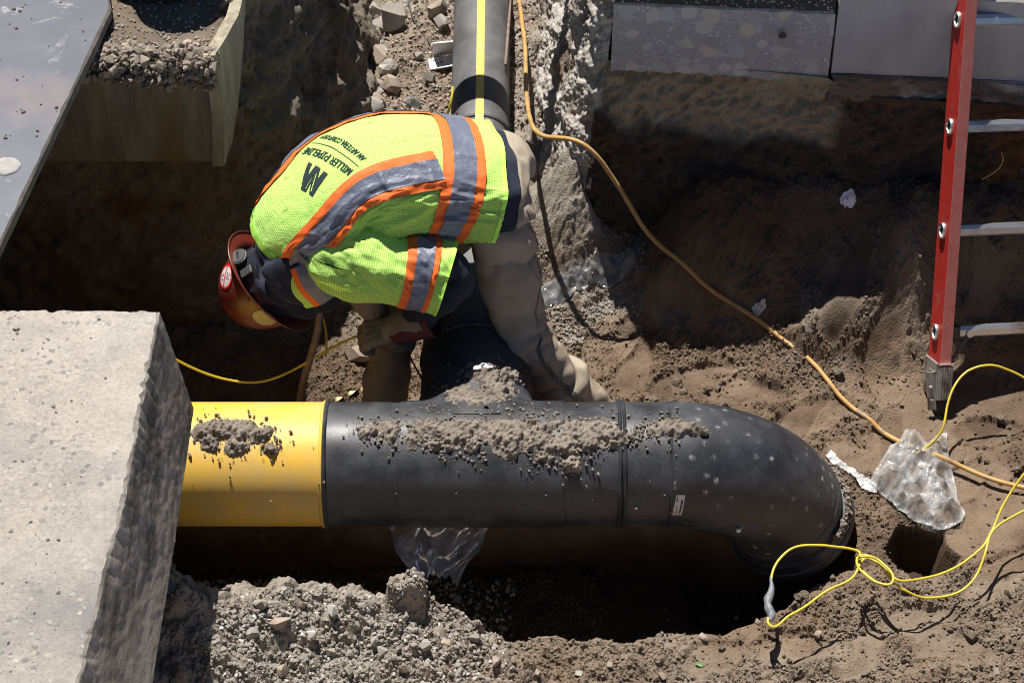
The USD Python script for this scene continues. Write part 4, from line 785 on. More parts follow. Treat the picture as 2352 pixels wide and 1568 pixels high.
SPINE = np.array([[-.06, .612, .505], [-.20, .575, .545], [-.373, .55, .560], [-.50, .522, .53], [-.560, .500, .462], [-.600, .472, .400]])
def body(X):
    d = sd_ell(X, PEL, (.105, .155, .125))
    for a, b, r0, r1, o0, o1 in zip(SPINE[:-1], SPINE[1:], (.08, .082, .082, .078, .066), (.082, .082, .078, .066, .042), (.065, .065, .065, .06, .045), (.065, .065, .06, .045, .015)):
        for o in (-1, 1): d = smin(.03, d, sd_cone(X, a + [0, o * o0, -.01], b + [0, o * o1, -.015], r0, r1))
    d = smin(.04, d, sd_cone(X, SPINE[4] + [.03, 0, -.01], SH_L + [.03, .03, -.005], .065, .048)); d = smin(.05, d, sd_cone(X, SPINE[4], SH_R, .075, .060))
    for h, k_, a in ((HIP_L, KNEE_L, ANK_L), (HIP_R, KNEE_R, ANK_R)):
        d = smin(.04, d, sd_cone(X, h, k_, .080, .052)); d = smin(.025, d, sd_cone(X, k_, a, .050, .034))
        d = smin(.02, d, sd_cone(X, a, a + np.array([-.10, -.01, -.06]), .036, .03))
    for s, e, w in ((SH_L, EL_L, WR_L), (SH_R, EL_R, WR_R)):
        d = smin(.03, d, sd_cone(X, s, e, .050, .038)); d = smin(.02, d, sd_cone(X, e, w, .038, .026))
    d = smin(.03, d, sd_cone(X, SPINE[5] + [.02, -.01, -.02], HC, .050, .050))
    head = smin(.03, sd_ell(X, HC + CROWN * .015, (.095, .072, .088), (CROWN, SIDE, NAPE)), sd_ell(X, HC - CROWN * .045 - NAPE * .03, (.062, .055, .060), (CROWN, SIDE, NAPE)))
    d = smin(.02, d, head)
    d = smin(.008, d, sd_cone(X, HC - NAPE * .088 - CROWN * .005, HC - NAPE * .108 - CROWN * .030, .008, .013))     # nose
    d = smin(.008, d, sd_cone(X, HC - NAPE * .084 - CROWN * .060 + SIDE * .018, HC - NAPE * .084 - CROWN * .060 - SIDE * .018, .008, .008))  # lips
    for s in (-1, 1): d = smin(.008, d, sd_ell(X, HC + SIDE * .074 * s - CROWN * .015 + NAPE * .01, (.030, .008, .018), (CROWN, SIDE, NAPE)))                # ears
    for s in (-1, 1): d = np.maximum(d, -(np.linalg.norm(X - (HC + SIDE * .030 * s - NAPE * .097 + CROWN * .004), axis=-1) - .011))                          # eye sockets
    d = smin(.01, d, sd_caps(X, HAND_L, .006, -.003)); d = smin(.01, d, sd_caps(X, HAND_R, .006, -.003))
    return d
lo, hi = np.array([-.92, .12, -.36]), np.array([.32, .88, .80])
obj("body", surface_nets(body, lo, hi, .009), "skin", pr, smooth=True)

def ridged(V, sc, seed, sharp=1.0): return (1 - np.abs(2 * fbm(V * sc, 3, seed) - 1)) ** sharp
def along(V, a, b):
    ba = b - a; return ((V - a) @ ba) / (ba @ ba)
# work trousers
def fold(a): return 1 - 2 * np.abs(np.sin(a / 2)) ** .7
def trousers(X):
    d = sd_ell(X, PEL + [.002, 0, -.012], (.112, .168, .135))
    d = smin(.05, d, sd_cone(X, PEL + [-.02, 0, .005], PEL + [-.06, -.01, .01], .125, .12))
    for h, k_, a, kk in ((HIP_L, KNEE_L, ANK_L, 1), (HIP_R, KNEE_R, ANK_R, 1)):
        m = h * .45 + k_ * .55
        d = smin(.04, d, sd_cone(X, h, m, .090, .080)); d = smin(.03, d, sd_cone(X, m, k_, .079, .068)); 
        c = k_ * .5 + a * .5
        d = smin(.022, d, sd_cone(X, k_, c, .067, .059)); d = smin(.03, d, sd_cone(X, c, a + unit(a - k_) * .07, .062, .064))
    ax = unit(ANK_L - KNEE_L)
    for a, k_ in ((ANK_L, KNEE_L), (ANK_R, KNEE_R)):
        ax = unit(a - k_); d = np.maximum(d, np.where(np.linalg.norm(X - a, axis=-1) < .16, (X - a) @ ax - .095, -1))
    # folds: across the thigh and behind the knee
    w = np.zeros(X.shape[:-1])
    for (h, k_, a) in ((HIP_L, KNEE_L, ANK_L), (HIP_R, KNEE_R, ANK_R)):
        t = unit(k_ - h); t2 = unit(a - k_)
        s1 = (X - h) @ t; n1 = fbm(X * 9, 2, 4) * .09
        w = w + .011 * fold((s1 + n1 * 1.6) * 92) * np.exp(-((np.linalg.norm(X - k_, axis=-1)) / .10) ** 2)
        s2 = (X - k_) @ t2 
        w = w + .015 * fold((s2 + .5 * ((X - k_) @ np.array([0, .2, .98])) + n1) * 75) * np.exp(-((np.linalg.norm(X - (k_ * .4 + a * .6), axis=-1)) / .13) ** 2)
        w = w + .015 * fold((s1 - .35 * ((X - h) @ np.array([1.0, 0, 0])) + n1) * 70) * np.exp(-((np.linalg.norm(X - (h * .9 + k_ * .1) - [.07, -.03, -.02], axis=-1)) / .12) ** 2)
    return d + w + .014 * (fbm(X * 9, 3, 7) - .5) + .016 * (np.abs(2 * fbm(X * np.array([15, 15, 8]), 2, 9) - 1) - .3)
legs = surface_nets(trousers, lo, np.array([.34, .90, .72]), .0062)
tr = obj("trousers", legs, "khaki", pr, smooth=True)
# triple-stitched seam along the outside of the near leg
def snap(points, mesh, lift=.001):
    c, d, i = trimesh.proximity.closest_point(trimesh.Trimesh(mesh.vertices, mesh.faces, process=False), points); n = mesh.face_normals[i]
    out = np.sign(((points - c) * n).sum(1))[:, None]; return c + n * lift
seam = catmull([KNEE_L + [.058, -.055, .05], KNEE_L + [.055, -.07, .0], KNEE_L * .7 + ANK_L * .3 + [.03, -.07, .0], KNEE_L * .3 + ANK_L * .7 + [.03, -.07, .02]], 60)
up_ = np.array([.45, .3, .8])
for k in (-1, 0, 1): obj("seam", tube(snap(seam + up_ * .008 * k, legs, .0012), .0012, 5), "thread", tr)
seam = catmull([HIP_L + [.10, -.05, .03], HIP_L + [.105, -.05, -.08], HIP_L + [.09, -.06, -.17], KNEE_L + [.075, -.05, .10]], 50)
obj("seam", tube(snap(seam, legs, .001), .0011, 5), "thread", tr)
# boots, mostly behind the pipe
for a, f in ((ANK_L, unit([-.96, -.15, 0])), (ANK_R, unit([-.98, -.1, 0]))):
    z0 = FLOOR + .0; 
    def boot(X, a=a, f=f):
        h = np.array([a[0], a[1], z0 + .045]); t = h + f * .17
        d = smin(.03, sd_cone(X, a + [0, 0, .02], h, .040, .045), sd_cone(X, h - f * .03, t, .045, .040)); return np.maximum(d, z0 + .002 - X[..., 2])
    obj("boot", surface_nets(boot, a - [.25, .12, .14], a + [.15, .12, .16], .008), "boot_brown", pr, smooth=True)
# dark long-sleeved shirt: band at the waist and both arms
def arm_tube(pts, rad, n=120, sides=44, seed=1, fold=.004):
    P = catmull(pts, n); r = np.interp(np.linspace(0, 1, n), np.linspace(0, 1, len(rad)), rad); t_ = tube(P, r, sides, cap=False); V = np.array(t_.vertices)
    s = np.repeat(np.linspace(0, 1, n), sides); nr = unit(V - np.repeat(P, sides, 0))
    V = V + nr * (fold * 1.8 * np.sin(s * 46 + 5 * fbm(V * 8, 2, seed)) * np.exp(-((s - .55) / .2) ** 2) + .010 * (fbm(V * np.array([9, 9, 9]), 3, seed + 1) - .5))[:, None]
    return trimesh.Trimesh(V, t_.faces, process=False)
obj("shirt_sleeve", arm_tube([SH_L, SH_L * .6 + EL_L * .4, SH_L * .2 + EL_L * .8 + [0, 0, .004], EL_L + [.030, 0, .0], EL_L + [.026, .0, -.065], EL_L * .35 + WR_L * .65 + [.012, 0, 0], WR_L + [.012, 0, .01]], [.06, .058, .050, .049, .050, .051, .052, .050], seed=3), "navy_cloth", pr, smooth=True)
obj("shirt_sleeve", arm_tube([SH_R, SH_R * .5 + EL_R * .5, EL_R, EL_R * .5 + WR_R * .5, WR_R + [-.01, .02, .01]], [.07, .066, .06, .055, .048], seed=4), "navy_cloth", pr, smooth=True)
cuff_d = unit(WR_L - EL_L)
obj("sleeve_cuff", tube([WR_L + [.014, 0, .012] - cuff_d * .012, WR_L + [.012, 0, .01] + cuff_d * .004, WR_L + [.011, 0, .01] + cuff_d * .012], [.053, .056, .050], 40, cap=False), "navy_cloth", pr, smooth=True)

# a garment spun round a bent axis: u runs along it, t round it (0 = back, + = the near side)
class Shell:
    def __init__(self, st, disp, n=2.25):
        st = np.asarray(st, float); s = np.concatenate([[0], np.cumsum(np.linalg.norm(np.diff(st[:, :3], axis=0), axis=1))]); self.len = s[-1]
        self.c = CubicSpline(s / s[-1], st[:, :3], axis=0); self.ab = PchipInterpolator(s / s[-1], st[:, 3:5], axis=0); self.w = PchipInterpolator(s / s[-1], st[:, 5:8], axis=0); self.disp, self.n = disp, n
    def __call__(self, u, t, lift=0.0):
        u, t = np.broadcast_arrays(np.asarray(u, float), np.asarray(t, float)); uc = np.clip(u, 0, 1)
        T = unit(self.c(uc, 1)); W = self.w(uc); W = unit(W - T * (W * T).sum(-1, keepdims=True)); N = np.cross(T, W); ab = self.ab(uc)
        e = 2 / self.n; cs, sn = np.cos(t), np.sin(t); C_ = np.sign(cs) * np.abs(cs) ** e; S_ = np.sign(sn) * np.abs(sn) ** e
        rad = (S_ * ab[..., 0])[..., None] * W + (C_ * ab[..., 1])[..., None] * N
        nr = unit((S_ / ab[..., 0])[..., None] * W + (C_ / ab[..., 1])[..., None] * N)
        P = self.c(uc) + rad
        return P + nr * (self.disp(u, t, P) + lift)[..., None]
    def mesh(self, u0, u1, nu, nt, lift=0.0, t0=-np.pi, t1=np.pi, du=None):
        u, t = np.meshgrid(np.linspace(u0, u1, nu), np.linspace(t0, t1, nt), indexing="ij")
        P = self(u, t, lift + 0 * u); ab = self.ab(np.clip(u, 0, 1)); uv = np.stack([u * self.len, t * ab.mean(-1)], -1)
        return trimesh.Trimesh(P.reshape(-1, 3), grid_faces(nu, nt), process=False), uv.reshape(-1, 2)
VEST = [(-.068, .600, .522, .188, .142, .10, -1, 0), (-.20, .578, .565, .186, .140, .10, -1, 0), (-.355, .555, .590, .190, .140, .14, -1, 0), (-.475, .528, .564, .190, .125, .34, -1, 0),
        (-.562, .492, .512, .162, .104, .50, -1, -.05), (-.612, .480, .474, .132, .092, .55, -1, -.1), (-.648, .477, .420, .110, .082, .55, -1, -.1)]
def vest_disp(u, t, P):
    sag = .018 * sstep(1.5, 2.6, np.abs(t)) * sstep(0, .3, u)
    folds = .015 * (ridged(np.stack([u * 2.0 - t * .35, t * 1.6, 0 * u], -1), np.array([3.2, 2.6, 1]), 8, 2.0) - .4) * sstep(.5, 1.3, np.abs(t))
    drag = .017 * np.sin((u * 15 - np.abs(t) * 3.2) + 2 * fbm(P * 6, 2, 3)) * np.exp(-((u - .62) / .17) ** 2 - ((t - 1.75) / .5) ** 2)
    hem = .006 * np.sin(t * 7 + 1.3) * sstep(.12, 0, u)
    return sag + folds + drag + hem + .010 * (fbm(P * 8, 3, 5) - .5) + .004 * (fbm(P * 26, 2, 6) - .5)
vest = Shell(VEST, vest_disp)
m, uv = vest.mesh(0, 1, 170, 300); m.faces = m.faces
vp = obj("vest", m, "hi_vis", pr, smooth=True, uv=uv)
m, uv = vest.mesh(-.0, .018, 5, 300, .0022); obj("hem_trim", m, "hi_vis_trim", vp, smooth=True)
m, uv = vest.mesh(.978, 1.0, 5, 240, .003); obj("collar_trim", m, "hi_vis_trim", vp, smooth=True)
def band(shell, path, half, lift, nt=24, pucker=0.0, seed=0, n=260):
    """A sewn tape: path of (u, t) along its middle, half its width in metres."""
    p = np.asarray(path, float); k = np.linspace(0, 1, len(p)); c = PchipInterpolator(k, p, axis=0)(np.linspace(0, 1, n))
    dc = np.gradient(c, axis=0); ab = shell.ab(np.clip(c[:, 0], 0, 1)).mean(-1)
    du, dt = dc[:, 0] * shell.len, dc[:, 1] * ab; l = np.hypot(du, dt); nu_, nt_ = -dt / l, du / l
    s = np.linspace(half[0], half[1], nt)
    U = c[:, 0][:, None] + nu_[:, None] * s / shell.len; T_ = c[:, 1][:, None] + nt_[:, None] * s / ab[:, None]
    dist = np.cumsum(np.r_[0, np.hypot(np.diff(c[:, 0]) * shell.len, np.diff(c[:, 1]) * ab[1:])])[:, None] + 0 * s
    puck = pucker * (1 - np.abs(2 * noise(P3(dist * 26, s * 14 + 0 * dist, 0 * dist + seed), seed) - 1)) ** 2.5 if pucker else 0 * U
    P = shell(U, T_, lift + puck)
    return trimesh.Trimesh(P.reshape(-1, 3), grid_faces(n, nt), process=False), np.stack([dist, 0 * U + s], -1).reshape(-1, 2)
def striped(shell, path, parent, seed, w=(.030, .056), puck=.003, lift=.003):
    o, g_ = w[1], w[0]
    for nm, half, mt, lf, pk in (("orange_border", (-o, -g_ + .003), "tape_orange", lift, puck * .4), ("orange_border", (g_ - .003, o), "tape_orange", lift, puck), ("reflective_tape", (-g_, g_), "tape_grey", lift + .0022, puck)):
        m, uv = band(shell, path, half, lf, 16, pk, seed); obj(nm, m, mt, parent, smooth=40)
WAIST_U = .195
striped(vest, [(WAIST_U - .015 * np.cos(a), a) for a in np.linspace(-3.1, 3.1, 15)], vp, 2, lift=.0035)
striped(vest, [(WAIST_U + .078, .60), (.42, .76), (.58, .88), (.70, .96), (.80, 1.06), (.88, 1.22), (.94, 1.42), (.975, 1.65)], vp, 4, puck=.006)
striped(vest, [(WAIST_U + .078, -1.02), (.42, -1.0), (.58, -.98), (.72, -1.0), (.82, -1.1), (.90, -1.35), (.955, -1.7)], vp, 5)
# the tape runs on over the shoulder and down the front panel
_e = vest(np.array([.88, .92, .955]), np.array([1.22, 1.34, 1.50]), .007)
fp = np.vstack([_e, [at_y(694, 600, .345), at_y(704, 632, .318), at_y(722, 662, .305), at_y(752, 690, .305)]])
fc = catmull(fp, 70); fd = unit(np.gradient(fc, axis=0)); fw = unit(np.cross(fd, unit(np.array([-.25, -.8, .45])))); 
for nm, h0, h1, mt, lf in (("front_panel", -.060, .075, "hi_vis", 0.0), ("orange_border", .022, .044, "tape_orange", .003), ("orange_border", -.042, -.022, "tape_orange", .003), ("reflective_tape", -.024, .024, "tape_grey", .005)):
    s_ = np.linspace(h0, h1, 14); nn = unit(np.cross(fw, fd)); nn = nn * np.sign((nn * (CAM - fc)).sum(-1, keepdims=True))
    Vp = fc[:, None] + fw[:, None] * s_[None, :, None] + nn[:, None] * (lf - 3.5 * s_ ** 2)[None, :, None]; Vp = Vp + (.006 * (fbm(Vp * 14, 3, 9) - .5))[..., None] * nn[:, None]
    uvp = np.stack(np.broadcast_arrays(np.linspace(0, .3, 70)[:, None], s_[None]), -1).reshape(-1, 2)
    obj(nm, (Vp.reshape(-1, 3), grid_faces(70, 14)), mt, vp, smooth=True, uv=uvp)
# lettering on the back
UC = .645
def on_back(xy, lift):                                  # x along the reading direction, y towards the collar
    ca, sa = math.cos(.40), math.sin(.40); x, y = xy[:, 0] * ca - (xy[:, 1] + .005) * sa, xy[:, 0] * sa + xy[:, 1] * ca; u = UC + y / vest.len; a = vest.ab(np.clip(u, 0, 1))[:, 0]
    s = np.clip(-x / a, -.98, .98); t = np.sign(s) * np.arcsin(np.clip(np.abs(s), 0, 1) ** (vest.n / 2)); t = -x / (vest.ab(np.clip(u, 0, 1))[:, 1] * .55 + a * .45) * .0 + np.sign(s) * np.arcsin(np.abs(s) ** (vest.n / 2) * .0 + np.abs(s)) 
    return vest(u, t, lift)
def printed(name, tm, lift=.0016):
    v, f = trimesh.remesh.subdivide_to_size(tm.vertices, tm.faces, .007); v = np.asarray(v)
    top = v[:, 2] > v[:, 2].mean() if np.ptp(v[:, 2]) > 1e-9 else np.ones(len(v), bool)
    obj(name, trimesh.Trimesh(on_back(v[:, :2], lift + .0006 * top), f, process=False), "print_black", vp)
def text_at(s, h, y, width=None, bold=False):
    tm = meshkit.text_mesh(s, h, .001, bold); b = tm.bounds; tm.apply_translation((-(b[0, 0] + b[1, 0]) / 2, y, 0))
    if width: tm.vertices[:, 0] *= width / (b[1, 0] - b[0, 0])
    return tm
LG = np.array([(-1432, -364), (-1340, 138), (-1209, 120), (-1117, -113), (-1085, 103), (-916, 103), (-779, -409), (-898, -403), (-962, -177), (-1022, -407), (-1163, -399), (-1244, -177), (-1294, -382)], float)
SL = [[(-1110, -300), (-1146, -290), (-1250, 60), (-1205, 55)], [(-1015, 35), (-1070, -250), (-1086, -225), (-1055, 53)]]
tr_ = lambda p: (np.asarray(p, float) - [-1105, -135]) * 1.18e-4
logo = trimesh.creation.extrude_polygon(Polygon(tr_(LG), [tr_(h) for h in SL]).buffer(0), .001, engine="earcut"); logo.apply_translation((0, .046, 0))
printed("printed_emblem", logo)
printed("printed_words", text_at("MILLER PIPELINE", .0165, -.020, .185, True))
rule = trimesh.creation.box([.19, .0012, .001]); rule.apply_translation((0, -.034, 0)); printed("printed_rule", rule)
printed("printed_words", text_at("AN ARTERA COMPANY", .0125, -.060, .175, True))
# shirt tail between vest and belt
SHIRT = [(-.030, .612, .508, .170, .128, .1, -1, 0), (-.08, .60, .522, .176, .130, .1, -1, 0), (-.2, .578, .56, .170, .125, .1, -1, 0)]
m, uv = Shell(SHIRT, lambda u, t, P: .006 * np.sin(t * 9) * sstep(.3, 0, u) + .012 * (fbm(P * 9, 3, 15) - .5)).mesh(0, 1, 40, 200); obj("shirt_tail", m, "navy_cloth", pr, smooth=True)
# short loose sleeve of the vest
SLV = [(-.515, .415, .470, .060, .075, 0, -.5, -1), (-.478, .375, .455, .098, .098, 0, -.5, -1), (-.41, .350, .446, .104, .094, 0, -.5, -1), (-.30, .346, .425, .101, .093, 0, -.5, -1), (-.180, .344, .394, .106, .097, 0, -.5, -1)]
def slv_disp(u, t, P):
    f = .012 * (ridged(P3(u * 2.2 + t * .4, t * .8, 0 * u), np.array([2.4, 2.0, 1]), 18, 2.0) - .4) + .008 * np.sin(u * 11 + t * 1.7 + 3 * fbm(P * 7, 2, 3)) * sstep(0, .2, u) * sstep(.8, .5, u)
    return f + .012 * (fbm(P * 9, 3, 25) - .5) + .004 * np.sin(t * 5) * sstep(.8, 1, u)
slv = Shell(SLV, slv_disp, 2.1)
m, uv = slv.mesh(0, 1, 120, 200); sv = obj("vest_sleeve", m, "hi_vis", vp, smooth=True, uv=uv)
def ring(nm, u0, u1, lift, mt, k=0):
    m, uv = slv.mesh(u0, u1, 16, 200, lift); obj(nm, m, mt, vp, smooth=40)
ring("orange_border", .635, .705, .003, "tape_orange"); ring("reflective_tape", .70, .835, .005, "tape_grey"); ring("orange_border", .83, .885, .003, "tape_orange"); ring("hem_trim", .972, 1.0, .0025, "hi_vis_trim")
SLV2 = [(-.575, .60, .50, .07, .085, 0, .6, -1), (-.52, .655, .46, .090, .085, 0, .6, -1), (-.49, .665, .38, .090, .085, .9, .3, -.2), (-.475, .655, .30, .090, .085, 1, .2, -.1)]
slv2 = Shell(SLV2, slv_disp, 2.1); m, uv = slv2.mesh(0, 1, 80, 140); obj("vest_sleeve", m, "hi_vis", vp, smooth=True, uv=uv)

# cloth hood hanging over neck and shoulders
def hood(X):
    d = sd_ell(X, HC + CROWN * .01, (.108, .084, .094), (CROWN, SIDE, NAPE))
    d = smin(.05, d, sd_cone(X, HC - CROWN * .03, HC * .4 + np.array([-.60, .465, .42]) * .6, .086, .095))
    d = smin(.04, d, sd_cone(X, HC - CROWN * .06, np.array([-.585, .435, .40]), .095, .10))
    d = smin(.05, d, sd_cone(X, HC - CROWN * .075 - NAPE * .055 + SIDE * .0, np.array([-.550, .405, .310]), .078, .072))
    a = np.stack([(X - HC) @ CROWN, (X - HC) @ SIDE, (X - HC) @ NAPE], -1)
    w = .012 * np.sin(a[..., 1] * 70 + a[..., 0] * 26 + 6 * fbm(X * 6, 2, 2)) * sstep(.02, -.06, a[..., 0]) * sstep(-.20, -.08, a[..., 0])
    w = w + .010 * np.sin(a[..., 0] * 85 + a[..., 1] * 20 + 4 * fbm(X * 7, 2, 4)) * np.exp(-((a[..., 0] + .055) / .03) ** 2)
    return d + w + .012 * (fbm(X * 9, 3, 31) - .5)
obj("hood", surface_nets(hood, HC - .24, HC + .26, .006), "navy_cloth", pr, smooth=True)
# gloves
def glove_mesh(caps, wrist, grow, lo_, hi_):
    return surface_nets(lambda X: sd_caps(X, caps, .007, grow) + .003 * (fbm(X * 40, 2, 3) - .5), lo_, hi_, .0034)
gl = glove_mesh(HAND_L, WR_L, .0015, WR_L - [.20, .10, .14], WR_L + [.05, .10, .06])
g1 = obj("glove", gl, "leather", pr, smooth=True)
hd = unit([-.80, .05, -.32]); w0 = WR_L + np.array([-.045, 0, -.015])
def flared(p0, p1, r0, r1, sq, mt, nm, par, n=16, seed=1):
    t_ = tube(catmull([p0, (np.asarray(p0) + p1) / 2, p1], n), np.linspace(r0, r1, n), 40, cap=False, squash=sq); V = np.array(t_.vertices); V = V + .006 * (fbm(V * 20, 3, seed) - .5)[:, None]
    obj(nm, trimesh.Trimesh(V, t_.faces, process=False), mt, par, smooth=True)
flared(w0 + hd * .035, WR_L + [.035, 0, .03], .036, .064, .9, "leather", "gauntlet", g1)
flared(w0 + hd * .015 + [.0, -.004, -.006], WR_L + [.055, -.002, .035], .040, .067, .9, "cuff_red", "gauntlet_lining", g1, seed=4)
gr = glove_mesh(HAND_R, WR_R, .0015, WR_R - [.10, .14, .18], WR_R + [.14, .10, .08]); g2 = obj("glove", gr, "leather", pr, smooth=True)
hd2 = unit([.35, -.35, -.75]); flared(WR_R + hd2 * .03, WR_R - hd2 * .07, .036, .06, .9, "leather", "gauntlet", g2, seed=6)

# ------------------------------------------------------------------ hard hat
ht = thing("hard_hat", "scuffed brown full-brim hard hat worn by the bending person", "hard hat")
HB = HC + CROWN * .012
def hat_pt(x, y, z): return HB + np.asarray(x)[..., None] * (-NAPE) + np.asarray(y)[..., None] * SIDE + np.asarray(z)[..., None] * CROWN   # x to the front, z to the crown
th = np.linspace(0, 2 * np.pi, 96, endpoint=False)
def hat_rings(inner=0.0):
    out = []
    for k, (r, z) in enumerate([(.03, 1), (.22, .985), (.42, .925), (.60, .82), (.75, .68), (.87, .50), (.945, .32), (.985, .15), (1.0, .04), (1.015, .0), (1.10, -.05), (1.20, -.10), (1.235, -.118)]):
        a, b = .128 - inner, .112 - inner; x = r * a * np.cos(th); y = r * b * np.sin(th)
        brim = max(0, r - 1.0); x = x + brim * .05 * np.cos(th)
        ridge = .006 * np.exp(-(y / .018) ** 2) * sstep(1.0, .6, r)
        zz = z * (.150 - inner) + ridge + (.0 if r < 1 else -.01 * np.cos(th) * brim * 3)
        out.append(hat_pt(x, y, zz))
    return np.stack(out)
Vo, Vi = hat_rings(), hat_rings(.003); nr_ = len(Vo); Vall = np.concatenate([Vo.reshape(-1, 3), Vi.reshape(-1, 3)]); f = grid_faces(nr_, 96, True)
obj("shell", (Vo.reshape(-1, 3), f), "helmet_brown", ht, smooth=True)
fi = f[:, ::-1]; j = np.arange(96); j2 = (j + 1) % 96; o = (nr_ - 1) * 96
obj("inside", (Vi.reshape(-1, 3), fi), "helmet_inside", ht, smooth=True)
obj("brim_edge", tube(np.vstack([Vo[-1], Vo[-1][:2]]), .0028, 8, cap=False), "helmet_brown", ht, smooth=True)
def hat_surface(az, el, lift=.001):                   # az: 0 front, pi nape; el up the dome
    a, b, c = .128 + lift, .112 + lift, .150 + lift; return hat_pt(a * np.cos(az) * np.cos(el), b * np.sin(az) * np.cos(el), c * np.sin(el))
# suspension: band, ratchet knob at the nape, clip
bt = np.linspace(0, 2 * np.pi, 72); hb = [hat_pt(.112 * np.cos(bt), .096 * np.sin(bt), z + 0 * bt) for z in (-.012, -.050)]
V = np.stack(hb, 0); obj("headband", (V.reshape(-1, 3), grid_faces(2, 72)), "strap_black", ht, smooth=True)
kd = unit(NAPE * .75 + SIDE * np.sign(SIDE @ np.array([0, -S2, S2])) * .5 - CROWN * .35); SV = SIDE * np.sign(SIDE @ np.array([0, -S2, S2])); kc = HB + NAPE * .112 + SV * .044 - CROWN * .012; ku = unit(np.cross(kd, CROWN)); 
def disc(c, d, u, prof, sides=40, flute=0):
    v = np.cross(d, u); a = np.linspace(0, 2 * np.pi, sides, endpoint=False); V = []
    for h, r in prof: rr = r * (1 + (.05 * np.sign(np.sin(a * flute)) if flute and h < .012 else 0)); V.append(c + d * h + rr[:, None] * (np.cos(a)[:, None] * u + np.sin(a)[:, None] * v) if np.ndim(rr) else c + d * h + r * (np.cos(a)[:, None] * u + np.sin(a)[:, None] * v))
    return trimesh.Trimesh(np.concatenate(V), grid_faces(len(prof), sides, True), process=False)
one = np.ones(80)
kn = obj("ratchet_knob", disc(kc, kd, ku, [(-.008, .026 * one), (.006, .027 * one), (.011, .0255 * one), (.012, .022 * one), (.0125, .001 * one)], 80, 22), "strap_black", ht, smooth=35)
obj("knob_cap", disc(kc, kd, ku, [(.0115, .0215), (.0140, .0205), (.0145, .0005)], 40), "knob_grey", kn, smooth=35)
tm = meshkit.text_mesh("TITAN", .0068, .0006, True); b_ = tm.bounds.mean(0); v = tm.vertices - b_; tv = unit(CROWN - kd * (CROWN @ kd)); tu = np.cross(tv, kd); obj("raised_word", trimesh.Trimesh(kc + kd * .0152 + v[:, :1] * tu + v[:, 1:2] * tv, tm.faces, process=False), "strap_black", kn)
for s in (-1, 1):
    q = [kc - kd * .004, HB + NAPE * .09 + SIDE * s * .05 - CROWN * .045, HB + NAPE * .03 + SIDE * s * .094 - CROWN * .03, HB - NAPE * .02 + SIDE * s * .1 - CROWN * .008]
    V = np.stack([catmull(q, 30) + CROWN * .011, catmull(q, 30) - CROWN * .011]); obj("strap", (V.reshape(-1, 3), grid_faces(2, 30)), "strap_black", ht, smooth=True)
cl = HB + NAPE * .076 + SV * .078 - CROWN * .022; m = place(rbox((.013, .021, .004), .003), cl, (np.cross(unit(CROWN), unit(NAPE * .7 + SV * .7)), unit(CROWN), unit(NAPE * .7 + SV * .7))); obj("clip", m, "knob_grey", ht, smooth=35)
# stickers: a white sign with red ring and bar at the back of the crown, a gilt one on the near side
def sticker(az0, el0, rad, ring_lift, shape=None):
    def f(x, y, lift): return hat_surface(az0 + x / (.115 * np.cos(el0)), el0 + y / .14, lift)
    return f
def solve_az(px, py):
    best = None
    A_, E_ = np.meshgrid(np.linspace(-np.pi, np.pi, 721), np.linspace(.02, 1.5, 200), indexing="ij"); P = hat_surface(A_, E_); q = project(P); d = np.hypot(q[..., 0] - px, q[..., 1] - py)
    nrm = unit((P - HB)); vis = (nrm * unit(CAM - P)).sum(-1) > 0; d = np.where(vis, d, 1e9); k = np.unravel_index(np.argmin(d), d.shape); return A_[k], E_[k]
az, el = solve_az(517, 635); F_ = sticker(az, el, .03, 0)
a = np.linspace(0, 2 * np.pi, 48); rr = np.linspace(0, 1, 8)
def disk_on(F, r0, r1, lift, n=48, m=6, sx=1.0):
    rr, a = np.meshgrid(np.linspace(r0, r1, m), np.linspace(0, 2 * np.pi, n), indexing="ij"); V = F(rr * np.cos(a) * sx, rr * np.sin(a), lift); return (V.reshape(-1, 3), grid_faces(m, n)[:, ::-1])
s1 = obj("no_entry_sticker", disk_on(F_, .0, .031, .0015), "sticker_white", ht, smooth=True)
obj("red_ring", disk_on(F_, .0285, .034, .0021), "sticker_red", s1, smooth=True)
u_, v_ = np.meshgrid(np.linspace(-.029, .029, 14), np.linspace(-.0022, .0022, 3), indexing="ij"); ca, sa = math.cos(.75), math.sin(.75); V = F_(u_ * ca - v_ * sa, u_ * sa + v_ * ca, .0022); obj("red_bar", (V.reshape(-1, 3), grid_faces(14, 3)), "sticker_red", s1, smooth=True)
rng = np.random.default_rng(2); sq = []
for cx, cy in ((.012, -.008), (-.011, .010), (.005, -.016), (-.002, .017)):
    p = np.cumsum(rng.normal(0, .0028, (12, 2)), 0); p -= p.mean(0); p = np.clip(p, -.009, .009) + [cx, cy]; sq.append(tube(F_(p[:, 0], p[:, 1], .0018), .0006, 5))
obj("scrawl", join(sq), "strap_black", s1)
az, el = solve_az(607, 733); G_ = sticker(az, el, .03, 0)
s2 = obj("gilt_sticker", disk_on(G_, 0, .027, .0015, sx=1.25), "sticker_gold", ht, smooth=True)
obj("vent_hole", disk_on(sticker(*solve_az(571, 688), .01, 0), 0, .0045, .0012, 20, 3), "hole_shade", ht, smooth=True)
